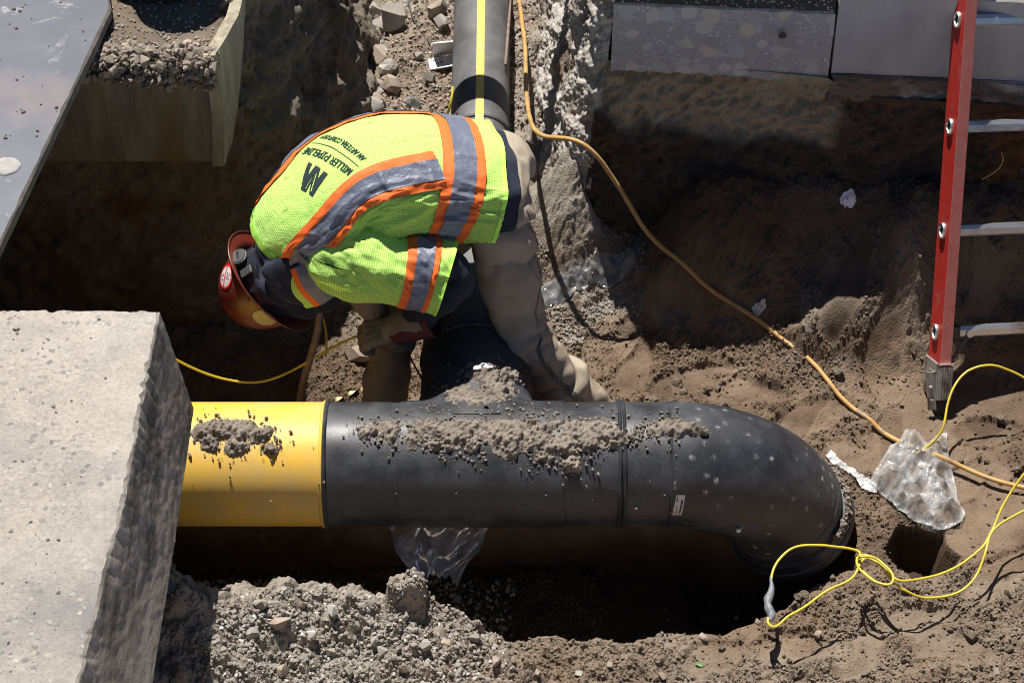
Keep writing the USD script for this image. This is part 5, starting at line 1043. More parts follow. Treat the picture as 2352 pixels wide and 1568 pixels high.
# ------------------------------------------------------------------ ladder leaning on the back wall
ld = thing("ladder", "red fibreglass extension ladder with aluminium rungs standing in the mud", "ladder")
LB = at_z(2140, 925, -.325); LT = None
best = 1e9
for dy in np.linspace(.2, 1.1, 181):                      # lean that puts its top where the picture's edge cuts it
    for dx in np.linspace(-.1, .2, 61):
        q = project(LB + unit([dx, dy, 1.6]) * 1.25); e = abs(q[0] - (2140 + (925 - q[1]) * 66 / 925)) + (0 if True else 0)
        if abs(dy / 1.6 - .53) < .004 and e < best: best, LT = e, unit([dx, dy, 1.6])
L_up = LT; L_x = unit(np.array([1, .25, 0]) - L_up * (np.array([1, .25, 0]) @ L_up)); L_n = np.cross(L_x, L_up)       # L_n: towards the viewer
if L_n[1] > 0: L_n = -L_n
L_x = unit(L_x); W_WEB, W_FL, TH = .092, .036, .005
yaw = .52; a_x = unit(L_x * math.cos(yaw) + L_n * -math.sin(yaw) * 1.0); 
def rail(c, s, length, nm):
    """Channel rail: web outside, flanges turned inwards."""
    o = c + L_up * (length / 2); mats = []
    return [("web", place(rbox((TH / 2, W_WEB / 2, length / 2), .0015), o, (L_x, L_n, L_up)), "ladder_red"),
            ("flange", place(rbox((W_FL / 2, TH / 2, length / 2), .0015), o + L_x * s * (W_FL / 2 - TH / 2 + .0005) + L_n * (W_WEB / 2 - TH / 2 + .0006), (L_x, L_n, L_up)), "ladder_flange_sunlit"),
            ("flange", place(rbox((W_FL / 2, TH / 2, length / 2), .0015), o + L_x * s * (W_FL / 2 - TH / 2 + .0005) - L_n * (W_WEB / 2 - TH / 2 + .0006), (L_x, L_n, L_up)), "ladder_red")]
LEN, GAP = 3.4, .43
# the rungs' heights along the rail, from the holes seen in the web
def up_at(py):
    s = np.linspace(0, 2.2, 4000); q = project(LB + s[:, None] * L_up); return s[np.argmin(np.abs(q[:, 1] - py))]
hs = [up_at(762), up_at(535), up_at(297), up_at(46)]; step = (hs[3] - hs[0]) / 3
for s, base in ((1, LB), (-1, LB + L_x * GAP)):
    for nm, m, mt in rail(base + L_up * .06, s, LEN, "rail"):
        r = obj("rail_" + nm, m, mt, ld, smooth=30)
prof = np.array([(-.017, -.012), (-.012, -.017), (.012, -.017), (.017, -.012), (.017, .006), (.011, .017), (-.011, .017), (-.017, .006)])
for k in range(11):
    c = LB + L_up * (hs[0] + step * k)
    V = np.concatenate([c + L_x * (x) + prof[:, :1] * L_n + prof[:, 1:] * L_up for x in (-.004, GAP + .004)]); i = np.arange(8); i2 = (i + 1) % 8
    F = np.concatenate([np.stack([i, i2, i2 + 8], -1), np.stack([i, i2 + 8, i + 8], -1)]); rg = obj("rung", (V, F), "aluminium", ld)
    for x, s in ((0.0, -1), (GAP, 1)):
        a = np.linspace(0, 2 * np.pi, 33); rr, hh = np.array([.0155, .0165, .0215, .0235, .0235]), np.array([.003, .0075, .0085, .006, 0])
        sq = 1 - .12 * np.cos(3 * a + .5) * (rr < .018)[:, None]
        V = c + s * L_x * (TH / 2 + hh)[:, None, None] + (rr[:, None] * sq)[..., None] * (np.cos(a)[:, None] * L_n * .92 + np.sin(a)[:, None] * L_up * 1.08); obj("rung_collar", (V.reshape(-1, 3), grid_faces(5, 33)), "aluminium", rg, smooth=40)
        V = c + s * L_x * (TH / 2 + .0015) + np.linspace(0, .0175, 3)[:, None, None] * (np.cos(a)[:, None] * L_n * .92 + np.sin(a)[:, None] * L_up * 1.08); obj("rung_hole", (V.reshape(-1, 3), grid_faces(3, 33)), "hole_shade", rg)
    if k == 0: obj("rung_sleeve", place(rbox((.016, .0195, .0195), .004), c + L_x * (W_FL + .018), (L_x, L_n, L_up)), "knob_grey", rg, smooth=30)
br = LB + L_up * (hs[0] - .005); p0_, p1_ = br + L_x * .10 - L_n * .0 + L_n * .019, LB + L_up * (hs[0] - .13) + L_x * .020 + L_n * .02
obj("brace", place(rbox((.008, .0015, np.linalg.norm(p1_ - p0_) / 2), .001), (p0_ + p1_) / 2, (np.cross(unit(p1_ - p0_), L_n) * -1, L_n, unit(p1_ - p0_))), "knob_grey", ld, smooth=30)
obj("brace_pin", tube([p0_ - L_n * .004, p0_ + L_n * .006], .011, 20), "aluminium", ld, smooth=40)
# foot: ribbed aluminium casting over the rail's end, rubber block, hinged spur plate
hf = up_at(828)
ft = obj("foot", join([place(rbox((.0035, W_WEB / 2 + .004, (hf - .02) / 2), .0015), LB + L_up * ((hf + .02) / 2 + .004) - L_x * (TH / 2 + .0042), (L_x, L_n, L_up)), place(rbox((W_FL / 2 + .004, .0035, (hf - .03) / 2), .0015), LB + L_up * ((hf + .02) / 2) + L_x * (W_FL / 2 - .001) + L_n * (W_WEB / 2 + .0045), (L_x, L_n, L_up))]
    + [place(rbox((.0018, .002, (hf - .035) / 2), .001), LB + L_up * ((hf + .02) / 2) + L_x * (x) + L_n * (W_WEB / 2 + .0085), (L_x, L_n, L_up)) for x in (.003, .011, .019, .027)]), "cast_foot", ld, smooth=30)
obj("foot_rim", place(rbox((W_FL / 2 + .006, .0045, .0022), .001), LB + L_up * (hf + .003) + L_x * (W_FL / 2 - .001) + L_n * (W_WEB / 2 + .0045), (L_x, L_n, L_up)), "aluminium", ft, smooth=30)
obj("foot_pad", place(rbox((W_FL / 2, W_WEB / 2 - .004, .035), .004), LB + L_up * .012 + L_x * W_FL / 2, (L_x, L_n, L_up)), "rubber", ft, smooth=30)
sc_ = LB + L_up * .055 - L_x * .024 + L_n * .028; tl = unit(L_up + L_x * -.13)
sp_ = obj("spur_plate", join([place(rbox((.0018, .017, .062), .001), sc_ + L_x * .012, (L_x, L_n, tl)), place(rbox((.014, .0018, .062), .001), sc_ + L_n * .017, (L_x, L_n, tl))]), "cast_foot", ft, smooth=30)
for o in (.012, -.03): obj("bolt", trimesh.creation.icosphere(2, .0062).apply_translation(sc_ + tl * o + L_n * .021 - L_x * .002), "cast_foot", ft, smooth=True)
obj("bolt", trimesh.creation.icosphere(2, .005).apply_translation(LB + L_up * (hf - .025) + L_n * .03 - L_x * .008), "cast_foot", ft, smooth=True)
pl = LB + L_up * (hs[3] + .098) - L_x * (TH / 2 + .001) + L_n * .004; obj("rail_label", place(rbox((.0006, .016, .03), .0004), pl, (L_x, L_n, L_up)), "sticker_white", ld)

# ------------------------------------------------------------------ cords and wires
def draped(pts, lift, n=200):
    return catmull(np.array([on_ground(a, b, lift) for a, b in pts]), n)
def surf_settle(P, r, k=1.0):
    P = P.copy(); gz = ground_z(P[:, 0], P[:, 1]); P[:, 2] = np.maximum(P[:, 2], gz + r * k); return P
oc = thing("orange_cord", "dusty orange cord running down the right trench wall and across the mud", "cord")
RC = .0074
wallpts = [at_y(1190, -12, 2.30), at_y(1197, 40, 2.05), at_y(1206, 110, 1.80), at_y(1208, 180, 1.60), at_y(1212, 250, 1.40), at_y(1222, 287, 1.26), at_y(1243, 314, 1.16), at_y(1268, 320, 1.12), at_y(1300, 313, 1.10), at_y(1335, 320, 1.075), at_y(1362, 344, 1.06)]
airpts = [at_y(1400, 398, 1.05), at_y(1440, 460, 1.02), at_y(1480, 527, .99)]
P = catmull(np.vstack([wallpts, airpts, [on_ground(1535, 590, RC), on_ground(1600, 650, RC), on_ground(1680, 702, RC), on_ground(1750, 742, RC * .9), on_ground(1795, 778, RC * .4), on_ground(1828, 797, -.006)]]), 320); P[190:300] = surf_settle(P[190:300], RC); P[150:305] = gaussian_filter1d(P[150:305], 7, axis=0, mode="nearest"); P[:, 0] += .006 * (fbm(P * 9, 2, 1) - .5); P[:, 2] += .004 * (fbm(P * 11, 2, 2) - .5)
obj("cord", tube(P, RC, 12), "cord_orange", oc, smooth=True)
P = catmull(np.array([on_ground(1848, 812, -.008), on_ground(1862, 832, RC * .8), on_ground(1895, 875, RC), on_ground(1945, 930, RC), on_ground(2010, 985, RC), on_ground(2070, 1025, RC * 2.2), on_ground(2130, 1055, RC * 4.5), on_ground(2200, 1085, RC * 4.4), on_ground(2270, 1112, RC * 3.6), on_ground(2370, 1135, RC * 3)]), 260); P[14:] = surf_settle(P[14:], RC); P = gaussian_filter1d(P, 6, axis=0, mode="nearest")
obj("cord", tube(P, RC, 12), "cord_orange", oc, smooth=True)
t = thing("brown_cable", "rust-brown cord hanging beside the far black pipe", "cord"); P = catmull([at_y(1172, -10, 2.2), at_y(1168, 60, 1.95), at_y(1164, 110, 1.8), at_y(1161, 150, 1.70)], 60); obj("cord", tube(P, .0055, 8), "rusty", t, smooth=True)
def zpath(pts, n=260):
    P = catmull(np.array([at_z(a, b, z) for a, b, z in pts]), n); return P + .009 * (np.stack([fbm(P * 10, 3, 1), fbm(P * 10, 3, 2), fbm(P * 10, 3, 3)], -1) - .5)
RW = .0037
def coil(px, py, z, rx, ry, turn, n, ph): 
    out = []
    for k in range(n):
        a = ph + 2 * np.pi * k / 8; u, v = rx * math.cos(a), ry * math.sin(a); out.append((px + u * math.cos(turn) - v * math.sin(turn), py + u * math.sin(turn) + v * math.cos(turn), z + .012 * math.sin(a * .5)))
    return out
tw = thing("yellow_wire", "looped yellow tracer wire with a grey taped splice, knotted once", "wire")
A_ = [(1770, 1336, -.150), (1776, 1305, -.140), (1796, 1275, -.13), (1830, 1254, -.125), (1880, 1251, -.13), (1930, 1256, -.14), (1975, 1270, -.155)] + coil(2010, 1308, -.16, 50, 22, .62, 10, 3.4) + [(2062, 1331, -.175), (2100, 1331, -.19), (2150, 1322, -.20), (2200, 1300, -.205), (2245, 1268, -.20), (2275, 1228, -.19), (2300, 1170, -.16), (2330, 1118, -.12), (2375, 1060, -.06)]
B_ = [(1764, 1418, -.165), (1765, 1432, -.168), (1774, 1438, -.17), (1795, 1428, -.172), (1850, 1393, -.175), (1910, 1352, -.178), (1965, 1318, -.178)] + coil(2012, 1312, -.178, 46, 19, .62, 9, 3.8) + [(2055, 1338, -.19), (2085, 1358, -.205), (2125, 1373, -.235), (2150, 1373, -.245), (2190, 1364, -.25), (2225, 1342, -.24), (2250, 1308, -.225), (2263, 1270, -.20), (2285, 1215, -.18), (2320, 1190, -.16), (2375, 1160, -.13)]
obj("wire", tube(surf_settle(zpath(A_, 420), RW), RW, 10), "wire_yellow", tw, smooth=True); obj("wire", tube(surf_settle(zpath(B_, 420), RW), RW, 10), "wire_yellow", tw, smooth=True)
P = zpath([(1769, 1325, -.147), (1771, 1345, -.152), (1768, 1365, -.156), (1762, 1380, -.158), (1766, 1398, -.162), (1772, 1410, -.165), (1767, 1424, -.166)], 60)
m = tube(P, np.interp(np.linspace(0, 1, 60), [0, .15, .25, .5, .62, .72, .9, 1], [.003, .0055, .008, .0125, .0095, .0125, .0105, .004]), 20); V = np.array(m.vertices); V += .004 * (fbm(V * 60, 3, 3) - .5)[:, None]; obj("tape_splice", trimesh.Trimesh(V, m.faces, process=False), "duct_tape", tw, smooth=35)
t = thing("yellow_wire", "yellow tracer wire arching from the clear bag past the ladder foot", "wire")
obj("wire", tube(surf_settle(zpath([(2100, 1040, -.31), (2130, 1024, -.29), (2155, 1002, -.26), (2168, 975, -.23), (2175, 935, -.20), (2188, 895, -.17), (2215, 858, -.15), (2255, 841, -.14), (2295, 842, -.15), (2330, 855, -.17), (2375, 880, -.20)], 200), RW), RW, 10), "wire_yellow", t, smooth=True)
ypath = lambda pts, n=160: catmull(np.array([at_y(a, b, y) for a, b, y in pts]), n)
t = thing("yellow_wire", "yellow wire sagging from the slab to the glove in front of the dark pit", "wire")
obj("wire", tube(ypath([(390, 818, .24), (424, 836, .25), (480, 860, .27), (540, 875, .29), (600, 876, .31), (660, 856, .33), (720, 823, .345), (790, 785, .36), (818, 772, .36)]), RW, 10), "wire_yellow", t, smooth=True)
t = thing("yellow_wire", "short yellow wire hanging behind the rusty hose", "wire")
obj("wire", tube(ypath([(722, 690, .50), (727, 704, .50), (738, 722, .50), (747, 750, .50), (750, 780, .50), (748, 815, .50)], 80), RW * .9, 8), "wire_yellow", t, smooth=True)
t = thing("yellow_ribbon", "pale twisted yellow ribbon lying behind the yellow pipe", "ribbon")
P = np.array([on_ground(a, b, .012) for a, b in ((750, 934), (775, 922), (792, 915), (806, 908), (820, 902), (834, 899))]); P = catmull(P, 60); tw_ = np.linspace(0, 9, 60)[:, None]; sd_ = unit(np.cross(np.gradient(P, axis=0), [0, 0, 1])); o_ = (sd_ * np.cos(tw_) + np.array([0, 0, 1]) * np.sin(tw_)) * .006
obj("ribbon", (np.stack([P - o_, P + o_], 1).reshape(-1, 3), grid_faces(60, 2)), "wire_pale", t, smooth=True)
t = thing("yellow_wire", "short yellow wire end beside the far black pipe behind the vest", "wire"); obj("wire", tube(ypath([(1028, 262, 1.45), (1033, 245, 1.45), (1038, 222, 1.47), (1040, 200, 1.5)], 40), .004, 8), "wire_yellow", t, smooth=True)
t = thing("dark_wire", "thin dark wire dropping from the glove to the tee", "wire"); obj("wire", tube(ypath([(925, 780, .40), (934, 800, .40), (945, 826, .39), (958, 850, .37), (972, 880, .35), (978, 905, .33)], 60), .0028, 8), "wire_black", t, smooth=True)
for lab_, pts in (("thin black wire crossing the far trench floor left of the pipe", [(936, -8), (944, 30), (958, 62), (985, 100), (998, 130)]), ("black wire loop in the far trench right of the pipe", [(1172, 90), (1190, 72), (1215, 50), (1236, 38)]), ("lower black wire strand in the far trench right of the pipe", [(1170, 160), (1200, 140), (1225, 128), (1236, 105)])):
    t = thing("black_wire", lab_, "wire"); obj("wire", tube(draped(pts, .006, 80), .003, 8), "wire_black", t, smooth=True)
t = thing("white_thread", "thin pale thread hanging on the dark back wall beside the ladder", "thread"); P = ypath([(2300, 350, 1.0), (2304, 365, .99), (2296, 385, .98), (2275, 402, .97), (2255, 412, .96)], 60); obj("thread", tube(P, .0014, 6), "wire_pale", t, smooth=True)
# rusty hose standing up behind the pipe
t = thing("rusty_hose", "rusty corrugated hose standing upright behind the yellow pipe", "hose")
P = ypath([(735, 703, .36), (733, 730, .36), (728, 765, .355), (716, 810, .35), (702, 855, .34), (692, 900, .33), (686, 940, .32)], 200); s_ = np.linspace(0, 1, 200)
m = tube(P, .0108 + .0011 * np.sin(s_ * 330) * sstep(.42, .3, s_) + .0008 * (noise(P * 90, 2) - .5), 16); obj("hose", m, "rusty", t, smooth=40)

# ------------------------------------------------------------------ plastic and paper litter
def crumpled(poly, zf, h, seed, step=8, freq=26, soft=.5):
    """A crumpled sheet over a pixel-traced outline lying on the ground; zf(x, y) gives its base."""
    pg = Polygon([tuple(at_z(a, b, FLOOR)[:2]) for a, b in poly]).buffer(.004).buffer(-.004); st = .0048; x0, y0, x1, y1 = pg.bounds
    xs, ys = np.arange(x0 - st, x1 + st, st), np.arange(y0 - st, y1 + st, st); X, Y = np.meshgrid(xs, ys, indexing="ij")
    ins = shapely.contains_xy(pg, X.ravel(), Y.ravel()).reshape(X.shape); d = shapely.distance(shapely.points(X.ravel(), Y.ravel()), pg.exterior).reshape(X.shape)
    tri = lambda a: 2 * np.abs(a - np.floor(a + .5))
    wx, wy = .5 * (noise(P3(X * 12, Y * 12, 0 * X + seed), 3) - .5), .5 * (noise(P3(X * 12, Y * 12, 0 * X + seed + 9), 4) - .5)
    fold_ = sum(w_ * tri((X * math.cos(a_) + Y * math.sin(a_)) * f_ + wx * c_ + wy * (1 - c_) + a_) for a_, f_, w_, c_ in ((.3, 9, .34, .9), (1.5, 11, .26, .2), (2.3, 15, .20, .6), (.9, 23, .12, .4), (2.8, 37, .06, .8)))
    q = P3(X * freq, Y * freq, 0 * X); r1 = np.abs(2 * fbm(q * .35, 3, seed) - 1); r2 = np.abs(2 * noise(q * .9 + 3, seed + 1) - 1); r3 = np.abs(2 * noise(q * 2.1 + 7, seed + 2) - 1)
    Z = zf(X, Y) + h * (.35 + .65 * sstep(0, .05, d)) * (.15 + .95 * fold_ + .18 * (1 - r2) * fold_)
    for i, j in zip(*np.nonzero(~ins & (d < st * 1.6))):
        c_ = pg.exterior.interpolate(pg.exterior.project(Point(X[i, j], Y[i, j]))) if not hasattr(pg, 'geoms') else Point(X[i, j], Y[i, j]); X[i, j], Y[i, j] = c_.x, c_.y
    F = grid_faces(*X.shape); keep = ins.ravel()[F].any(1); m = trimesh.Trimesh(np.stack([X, Y, Z], -1).reshape(-1, 3), F[keep], process=False); m.remove_unreferenced_vertices(); return m
gz2 = lambda X, Y: np.maximum(ground_z(X.ravel(), Y.ravel()).reshape(X.shape), FLOOR - .01)
t = thing("plastic_bag", "crumpled clear plastic bag on the mud under the orange cord", "plastic bag")
obj("film", crumpled([(1990, 1130), (2022, 1070), (2042, 1032), (2060, 1025), (2078, 998), (2100, 995), (2115, 1010), (2128, 1028), (2150, 1008), (2175, 1000), (2172, 1030), (2178, 1060), (2192, 1110), (2200, 1160), (2214, 1195), (2205, 1215), (2180, 1228), (2130, 1226), (2095, 1212), (2062, 1190), (2030, 1160)], gz2, .08, 4), "bag_film", t, smooth=28)
obj("twisted_neck", crumpled([(1893, 1070), (1905, 1058), (1920, 1070), (1930, 1084), (1955, 1092), (1985, 1108), (2010, 1125), (2012, 1150), (1990, 1146), (1966, 1128), (1940, 1106), (1915, 1094)], gz2, .040, 9), "white_film", t, smooth=28)
t = thing("plastic_strip", "clear shiny plastic strip lying across the mud behind the leg", "plastic sheet")
obj("film", crumpled([(1215, 700), (1250, 690), (1290, 686), (1340, 676), (1380, 660), (1430, 652), (1468, 655), (1465, 675), (1440, 685), (1410, 692), (1370, 692), (1340, 706), (1300, 722), (1262, 728), (1225, 722)], gz2, .035, 14, freq=34), "clear_film", t, smooth=25)
t = thing("plastic_sheet", "dark clear plastic sheet hanging down under the black tee", "plastic sheet")
nu, nv = 60, 50; u, v = np.meshgrid(np.linspace(0, 1, nu), np.linspace(0, 1, nv), indexing="ij")
tl_, tr2, bl, br_ = at_y(888, 1205, -.10), at_y(1128, 1205, -.10), at_y(960, 1335, -.22), at_y(1050, 1338, -.22)
P = ((1 - u)[..., None] * tl_ + u[..., None] * tr2) * (1 - v)[..., None] + ((1 - u)[..., None] * bl + u[..., None] * br_) * v[..., None]; P[..., 1] += .03 * (ridged(P3(u * 3 + v, v * 1.5, 0 * u), 1.3, 5) - .5) * 2; P[..., 0] += .03 * np.sin(v * 3) * (u - .5)
obj("film", (P.reshape(-1, 3), grid_faces(nu, nv)), "clear_film", t, smooth=30)
t = thing("paper_scrap", "white torn scrap lying in the soil on top of the tee", "paper"); ha = leg_hit(1106, 857)
aa_, bb_ = np.meshgrid(np.linspace(-.03, .03, 26), np.linspace(-.014, .014, 14), indexing="ij"); q = P3(aa_ * 60, bb_ * 60, 0 * aa_); on_ = (fbm(q, 3, 6) + .35 * (1 - (aa_ / .03) ** 2 - (bb_ / .014) ** 2)) > .64
V = fn_leg(ha[0] + aa_, ha[1] + bb_ + .25 * aa_, .020 + .008 * fbm(q * .7, 2, 2)); F = grid_faces(26, 14); m = trimesh.Trimesh(V.reshape(-1, 3), F[on_.ravel()[F].all(1)], process=False); m.remove_unreferenced_vertices(); obj("paper", m, "paper_white", t)
def scrap(label, px, py, size, y=None, mat="paper_white", cat="paper", seed=1, name="paper_scrap"):
    rng = np.random.default_rng(seed); c = on_ground(px, py, .004); n = 14; u, v = np.meshgrid(np.linspace(-1, 1, n), np.linspace(-1, 1, n), indexing="ij"); q = P3(u * 1.6 + seed * 3, v * 1.6, 0 * u)
    r = 1 - .35 * noise(q * .9, seed); V = np.stack([c[0] + u * r * size, c[1] + v * r * size * .8, ground_z((c[0] + u * r * size).ravel(), (c[1] + v * r * size * .8).ravel()).reshape(u.shape) + .004 + size * .75 * (1 - np.maximum(np.abs(u), np.abs(v)) ** 2) * np.abs(2 * noise(q * 1.6, seed + 1) - .4)], -1)
    F = grid_faces(n, n); on_ = (u ** 2 + v ** 2 + .6 * (noise(q, seed + 5) - .5)) < 1.15; m = trimesh.Trimesh(V.reshape(-1, 3), F[on_.ravel()[F].all(1)], process=False); m.remove_unreferenced_vertices()
    t = thing(name, label, cat); obj("sheet", m, mat, t)
scrap("crumpled white paper at the foot of the dark back wall", 1947, 460, .030, seed=3)
scrap("bluish plastic scrap in the shade beside the orange cord", 1743, 712, .027, mat="white_film", cat="plastic scrap", seed=5, name="plastic_scrap")
scrap("clear plastic scrap behind the vest in the far trench", 950, 244, .035, mat="clear_film", cat="plastic scrap", seed=8, name="plastic_scrap")
t = thing("white_board", "small white plastic piece wedged against the far black pipe", "plastic piece")
c = on_ground(1022, 148, .0); bx = rbox((.036, .0035, .048), .0025); obj("piece", place(bx, c + [-.005, .03, .045], (unit([1, .15, 0]), unit([-.1, .9, .45]), unit([0.05, -.45, .9]))), "paper_white", t, smooth=30); obj("piece_foot", place(rbox((.045, .03, .003), .002), c + [-.01, .0, .008], (unit([1, .15, .1]), [-.15, 1, 0], [-.1, 0, 1])), "paper_white", t, smooth=30)
t = thing("leaf", "small green leaf on the soil at the bottom edge", "leaf"); c = on_ground(1606, 1528, .004); u, v = np.meshgrid(np.linspace(-1, 1, 9), np.linspace(-1, 1, 5), indexing="ij"); w_ = .006 * np.sqrt(np.maximum(0, 1 - u ** 2)); plain("leaf_green", (.10, .20, .06), .6); obj("blade", (np.stack([c[0] + u * .013, c[1] + v * w_ - u * .005, c[2] + .002 * v ** 2 + .002 * u ** 2], -1).reshape(-1, 3), grid_faces(9, 5)), "leaf_green", t, smooth=True)
# ------------------------------------------------------------------ loose stones and crumbs
def tint_at(x, y):
    i = np.interp(x, _xs, np.arange(len(_xs))); j = np.interp(y, _ys, np.arange(len(_ys)))
    return np.stack([map_coordinates(_grey, [i, j], order=1), .6 * map_coordinates(_damp_shade, [i, j], order=1), 0 * x], -1)
def settle(m, x, y, sink=.25):
    b = m.bounds; z = float(ground_z(x, y)[0]); m.apply_translation((x, y, z - b[0, 2] - sink * (b[1, 2] - b[0, 2]))); return m
rng = np.random.default_rng(77)
tones = ["stone_grey", "stone_tan", "stone_pale"]
big = [(1330 * 0 + 600, 1395, .028, 0), (555, 1478, .014, 2), (580, 1460, .022, 0), (640, 1440, .030, 1), (765, 1410, .022, 2), (975, 1490, .022, 0), (1010, 1455, .026, 1), (1000, 1405, .018, 0), (1022, 1480, .018, 1), (880, 1500, .02, 0), (1040, 1372, .016, 0), (1052, 1380, .02, 0), (995, 1378, .014, 0), (930, 1420, .016, 0), (1090, 1470, .02, 0), (860, 1475, .016, 2), (715, 1462, .02, 2), (700, 1515, .018, 0), (925, 1540, .018, 1),
       (1140, 1525, .020, 1), (800, 1545, .02, 0), (760, 1500, .018, 0), (1235, 1550, .016, 1), (650, 1545, .022, 1), (1055, 1550, .018, 0), (540, 1395, .018, 1), (690, 1390, .02, 1), (820, 1440, .016, 0), (1880, 1490 - 30, .016, 1), (1740, 1430, .014, 1), (1690, 1420, .010, 1), (2290, 1545, .014, 0), (1615, 1465, .015, 1), (1520, 1555, .016, 1), (1400, 1530, .013, 1), (1330, 1548, .014, 0)]
named = {(640, 1440): "tan stone in the middle of the rubble right of the road slab", (555, 1478): "small white stone beside the road slab's shadow", (580, 1460): "grey stone next to the small white stone by the slab's shadow", (765, 1410): "pale stone under the earth stump in the rubble", (1010, 1455): "largest pinkish tan stone right of the rubble's middle",
         (975, 1490): "rounded grey stone just left of the largest pinkish tan stone", (1000, 1405): "grey stone above the largest pinkish tan stone", (1052, 1380): "pale grey stone at the right end of the gravel by the dark trench", (1140, 1525): "tan stone at the lower right end of the gravel", (600, 1395): "large grey stone at the edge of the road slab's shadow", (1880, 1460): "brown stone on the brown earth below the knotted yellow wire", (1235, 1550): "lone tan stone at the bottom edge right of the gravel"}
for px, py, s, k in big:
    p = on_ground(px, py); m = settle(stone(rng, s), p[0], p[1]); t = thing("stone", named.get((px, py), "small loose angular stone in the rubble along the near edge"), "stone", group="loose stones in the rubble along the near edge"); obj("stone_body", m, tones[k], t, smooth=25)
for px, py, s, lab_ in ((1015, 58, .036, "pale angular rock beside the far black pipe in the trench"), (1005, 35, .045, "brown rock half buried behind the pale one in the trench"), (985, 183, .026, "flat tan stone on the far trench floor"), (960, 138, .026, "grey stone left of the white plastic piece"), (905, 60, .06, "tall pale rock against the left trench wall"), (900, 205, .05, "brown rock at the foot of the left trench wall"), (822, 825, .042, "broken stone slab beside the trouser leg behind the pipe")):
    p = on_ground(px, py); t = thing("rock", lab_, "rock"); m = settle(stone(rng, s), p[0], p[1], .2); obj("rock_body", m, "stone_tan" if "brown" in lab_ or "slab" in lab_ else "stone_grey", t, smooth=25)
rng = np.random.default_rng(31)
for k in range(16):
    px, py = rng.uniform(858, 900), 15 + 15.5 * k; p = on_ground(px, py); s = rng.uniform(.016, .042); t = thing("rock", "broken rock lodged along the foot of the left trench wall", "rock", group="broken rocks along the foot of the left trench wall")
    m = settle(stone(rng, s) if k % 3 else clod(rng, s), p[0] - .02 * rng.random(), p[1], .4); obj("rock_body", m, ["stone_grey", "pale_wall", "stone_tan"][k % 3], t, smooth=25)
protos = [stone(np.random.default_rng(200 + k), 1.0) for k in range(14)]; lite = [trimesh.convex.convex_hull(unit(np.random.default_rng(500 + k).normal(size=(8, 3))) * np.array([1, .85, .75])) for k in range(10)]
def lump(k):
    h = stone(np.random.default_rng(300 + k), 1.0, .72); v, f = trimesh.remesh.subdivide_to_size(h.vertices, h.faces, .35); v = np.asarray(v); return trimesh.Trimesh(v * (1 + .55 * (noise(v * 2.4 + k * 7, k) - .5) + .35 * (noise(v * 6 + k, k) - .5))[:, None], f, process=False)
cl = [lump(k) for k in range(10)]
def strew(n, pick, area, sizes, protos, seed, sink=.3):
    rng = np.random.default_rng(seed); VV, FF, off = [], [], 0; x, y = area(rng, n); keep = pick(rng, x, y); x, y = x[keep], y[keep]; z = ground_z(x, y); s = sizes(rng, len(x)); which = rng.integers(len(protos) * 6, size=len(x))
    for k in range(len(protos) * 6):
        i = np.nonzero(which == k)[0]
        if not len(i): continue
        p = protos[k % len(protos)]; R = trimesh.transformations.random_rotation_matrix(rng.random(3))[:3, :3]; B = np.asarray(p.vertices) @ R.T; c = rng.random(len(i)) * 6.283; ca, sa = np.cos(c)[:, None], np.sin(c)[:, None]
        V = np.stack([B[:, 0] * ca - B[:, 1] * sa, B[:, 0] * sa + B[:, 1] * ca, .85 * B[:, 2] + 0 * ca], -1) * s[i][:, None, None] + np.stack([x[i], y[i], z[i] + s[i] * (1 - sink) * .5], -1)[:, None]
        VV.append(V.reshape(-1, 3)); FF.append((np.asarray(p.faces)[None] + off + np.arange(len(i))[:, None, None] * len(B)).reshape(-1, 3)); off += len(i) * len(B)
    return np.vstack(VV), np.vstack(FF)
def px_area(x0, x1, y0, y1):
    def f(rng, n):
        a, b = rng.uniform(x0, x1, n), rng.uniform(y0, y1, n); d = np.stack([ray(p, q) for p, q in zip(a, b)]); zz = -.1 + 0 * a
        for _ in range(5): P = CAM + d * ((zz - CAM[2]) / d[:, 2])[:, None]; zz = ground_z(P[:, 0], P[:, 1])
        return P[:, 0], P[:, 1]
    return f
dens = lambda sc, lo_, hi_, sd: (lambda rng, x, y: rng.random(len(x)) < sstep(lo_, hi_, fbm(P3(x * sc, y * sc, 0 * x), 3, sd)))
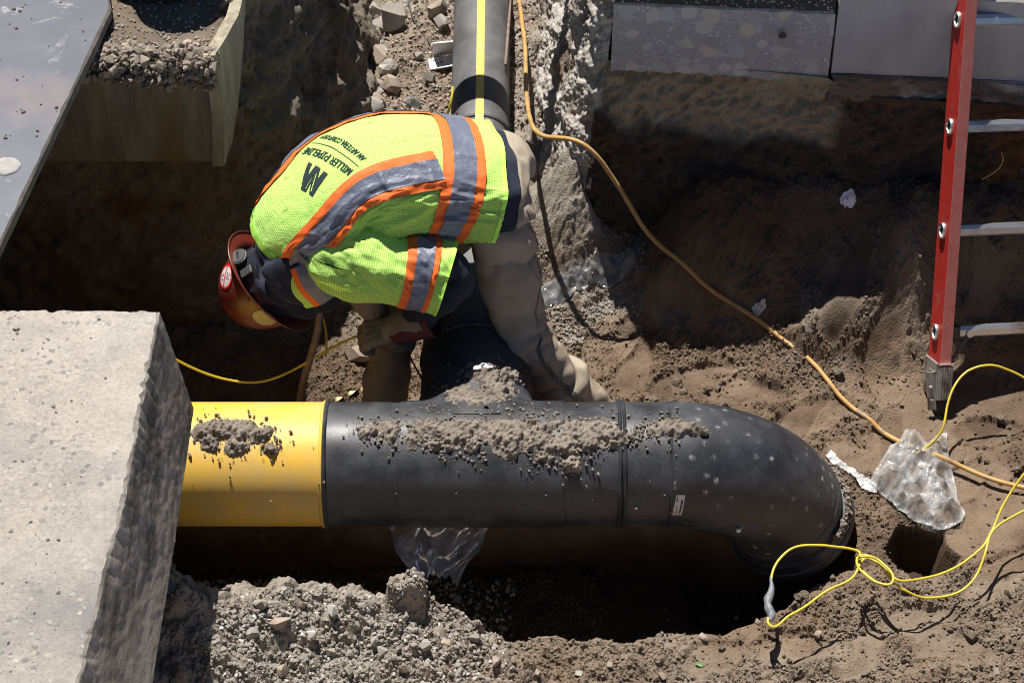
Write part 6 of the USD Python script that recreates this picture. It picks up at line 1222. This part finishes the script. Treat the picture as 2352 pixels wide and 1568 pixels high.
for nm, lab_, mt, n, ar, pk, sz, pt, sd in (
    ("gravel", "grey gravel strewn over the near rubble bank", "stone_grey", 3800, px_area(440, 1180, 1330, 1580), lambda r, x, y: r.random(len(x)) < .35 + .65 * sstep(.42, .6, fbm(P3(x * 5, y * 5, 0 * x), 3, 7)) * sstep(.02, -.15, x + .02), lambda r, n: .0026 + .0085 * r.random(n) ** 2.6, protos, 1),
    ("gravel", "pale chippings among the near rubble", "stone_pale", 900, px_area(440, 1180, 1340, 1580), lambda r, x, y: r.random(len(x)) < .8, lambda r, n: .002 + .007 * r.random(n) ** 3, protos, 2),
    ("soil_crumbs", "brown crumbs of earth over the near bank", "earth_crumb", 22000, px_area(900, 2360, 1330, 1580), lambda r, x, y: r.random(len(x)) < .10 + .9 * crumb_at(x, y), lambda r, n: .0015 + .0075 * r.random(n) ** 4, lite, 3),
    ("soil_crumbs", "brown crumbs of earth over the trodden mud", "earth_crumb", 46000, px_area(1230, 2360, 560, 1330), lambda r, x, y: r.random(len(x)) < .05 + .95 * crumb_at(x, y) ** 1.3, lambda r, n: .0014 + .0075 * r.random(n) ** 4, lite, 4),
    ("soil_crumbs", "fine crumbs in the lumpy earth beside the road slab", "earth_crumb", 9000, px_area(380, 1000, 1240, 1580), lambda r, x, y: r.random(len(x)) < .8, lambda r, n: .0015 + .006 * r.random(n) ** 4, lite, 13),
    ("soil_crumbs", "larger clods of earth on the mud and spoil heaps", "soil", 260, px_area(1500, 2360, 600, 1560), dens(4, .48, .6, 51), lambda r, n: .007 + .014 * r.random(n) ** 2, cl, 5),
    ("soil_crumbs", "crumbs of earth around the boots and the trench floor", "earth_crumb", 7000, px_area(690, 1000, 700, 930), lambda r, x, y: r.random(len(x)) < .9, lambda r, n: .0016 + .006 * r.random(n) ** 3, lite, 6),
    ("gravel", "grit and small stones on the far trench floor", "stone_tan", 6000, px_area(880, 1240, 0, 300), lambda r, x, y: np.abs(x - XB) > .09, lambda r, n: .0018 + .010 * r.random(n) ** 5, lite, 7),
    ("gravel", "grit at the foot of the pale trench wall", "stone_grey", 4000, px_area(1220, 1480, 520, 720), lambda r, x, y: r.random(len(x)) < .8, lambda r, n: .0016 + .008 * r.random(n) ** 4, lite, 8)):
    sv_ = strew(n, pk, ar, sz, pt, sd); o_ = obj(nm, sv_, "earth" if mt == "earth_crumb" else mt, kind="stuff")
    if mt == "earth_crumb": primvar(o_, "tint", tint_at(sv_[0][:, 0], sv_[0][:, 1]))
    tag(o_, lab_, "gravel" if nm == "gravel" else "earth")
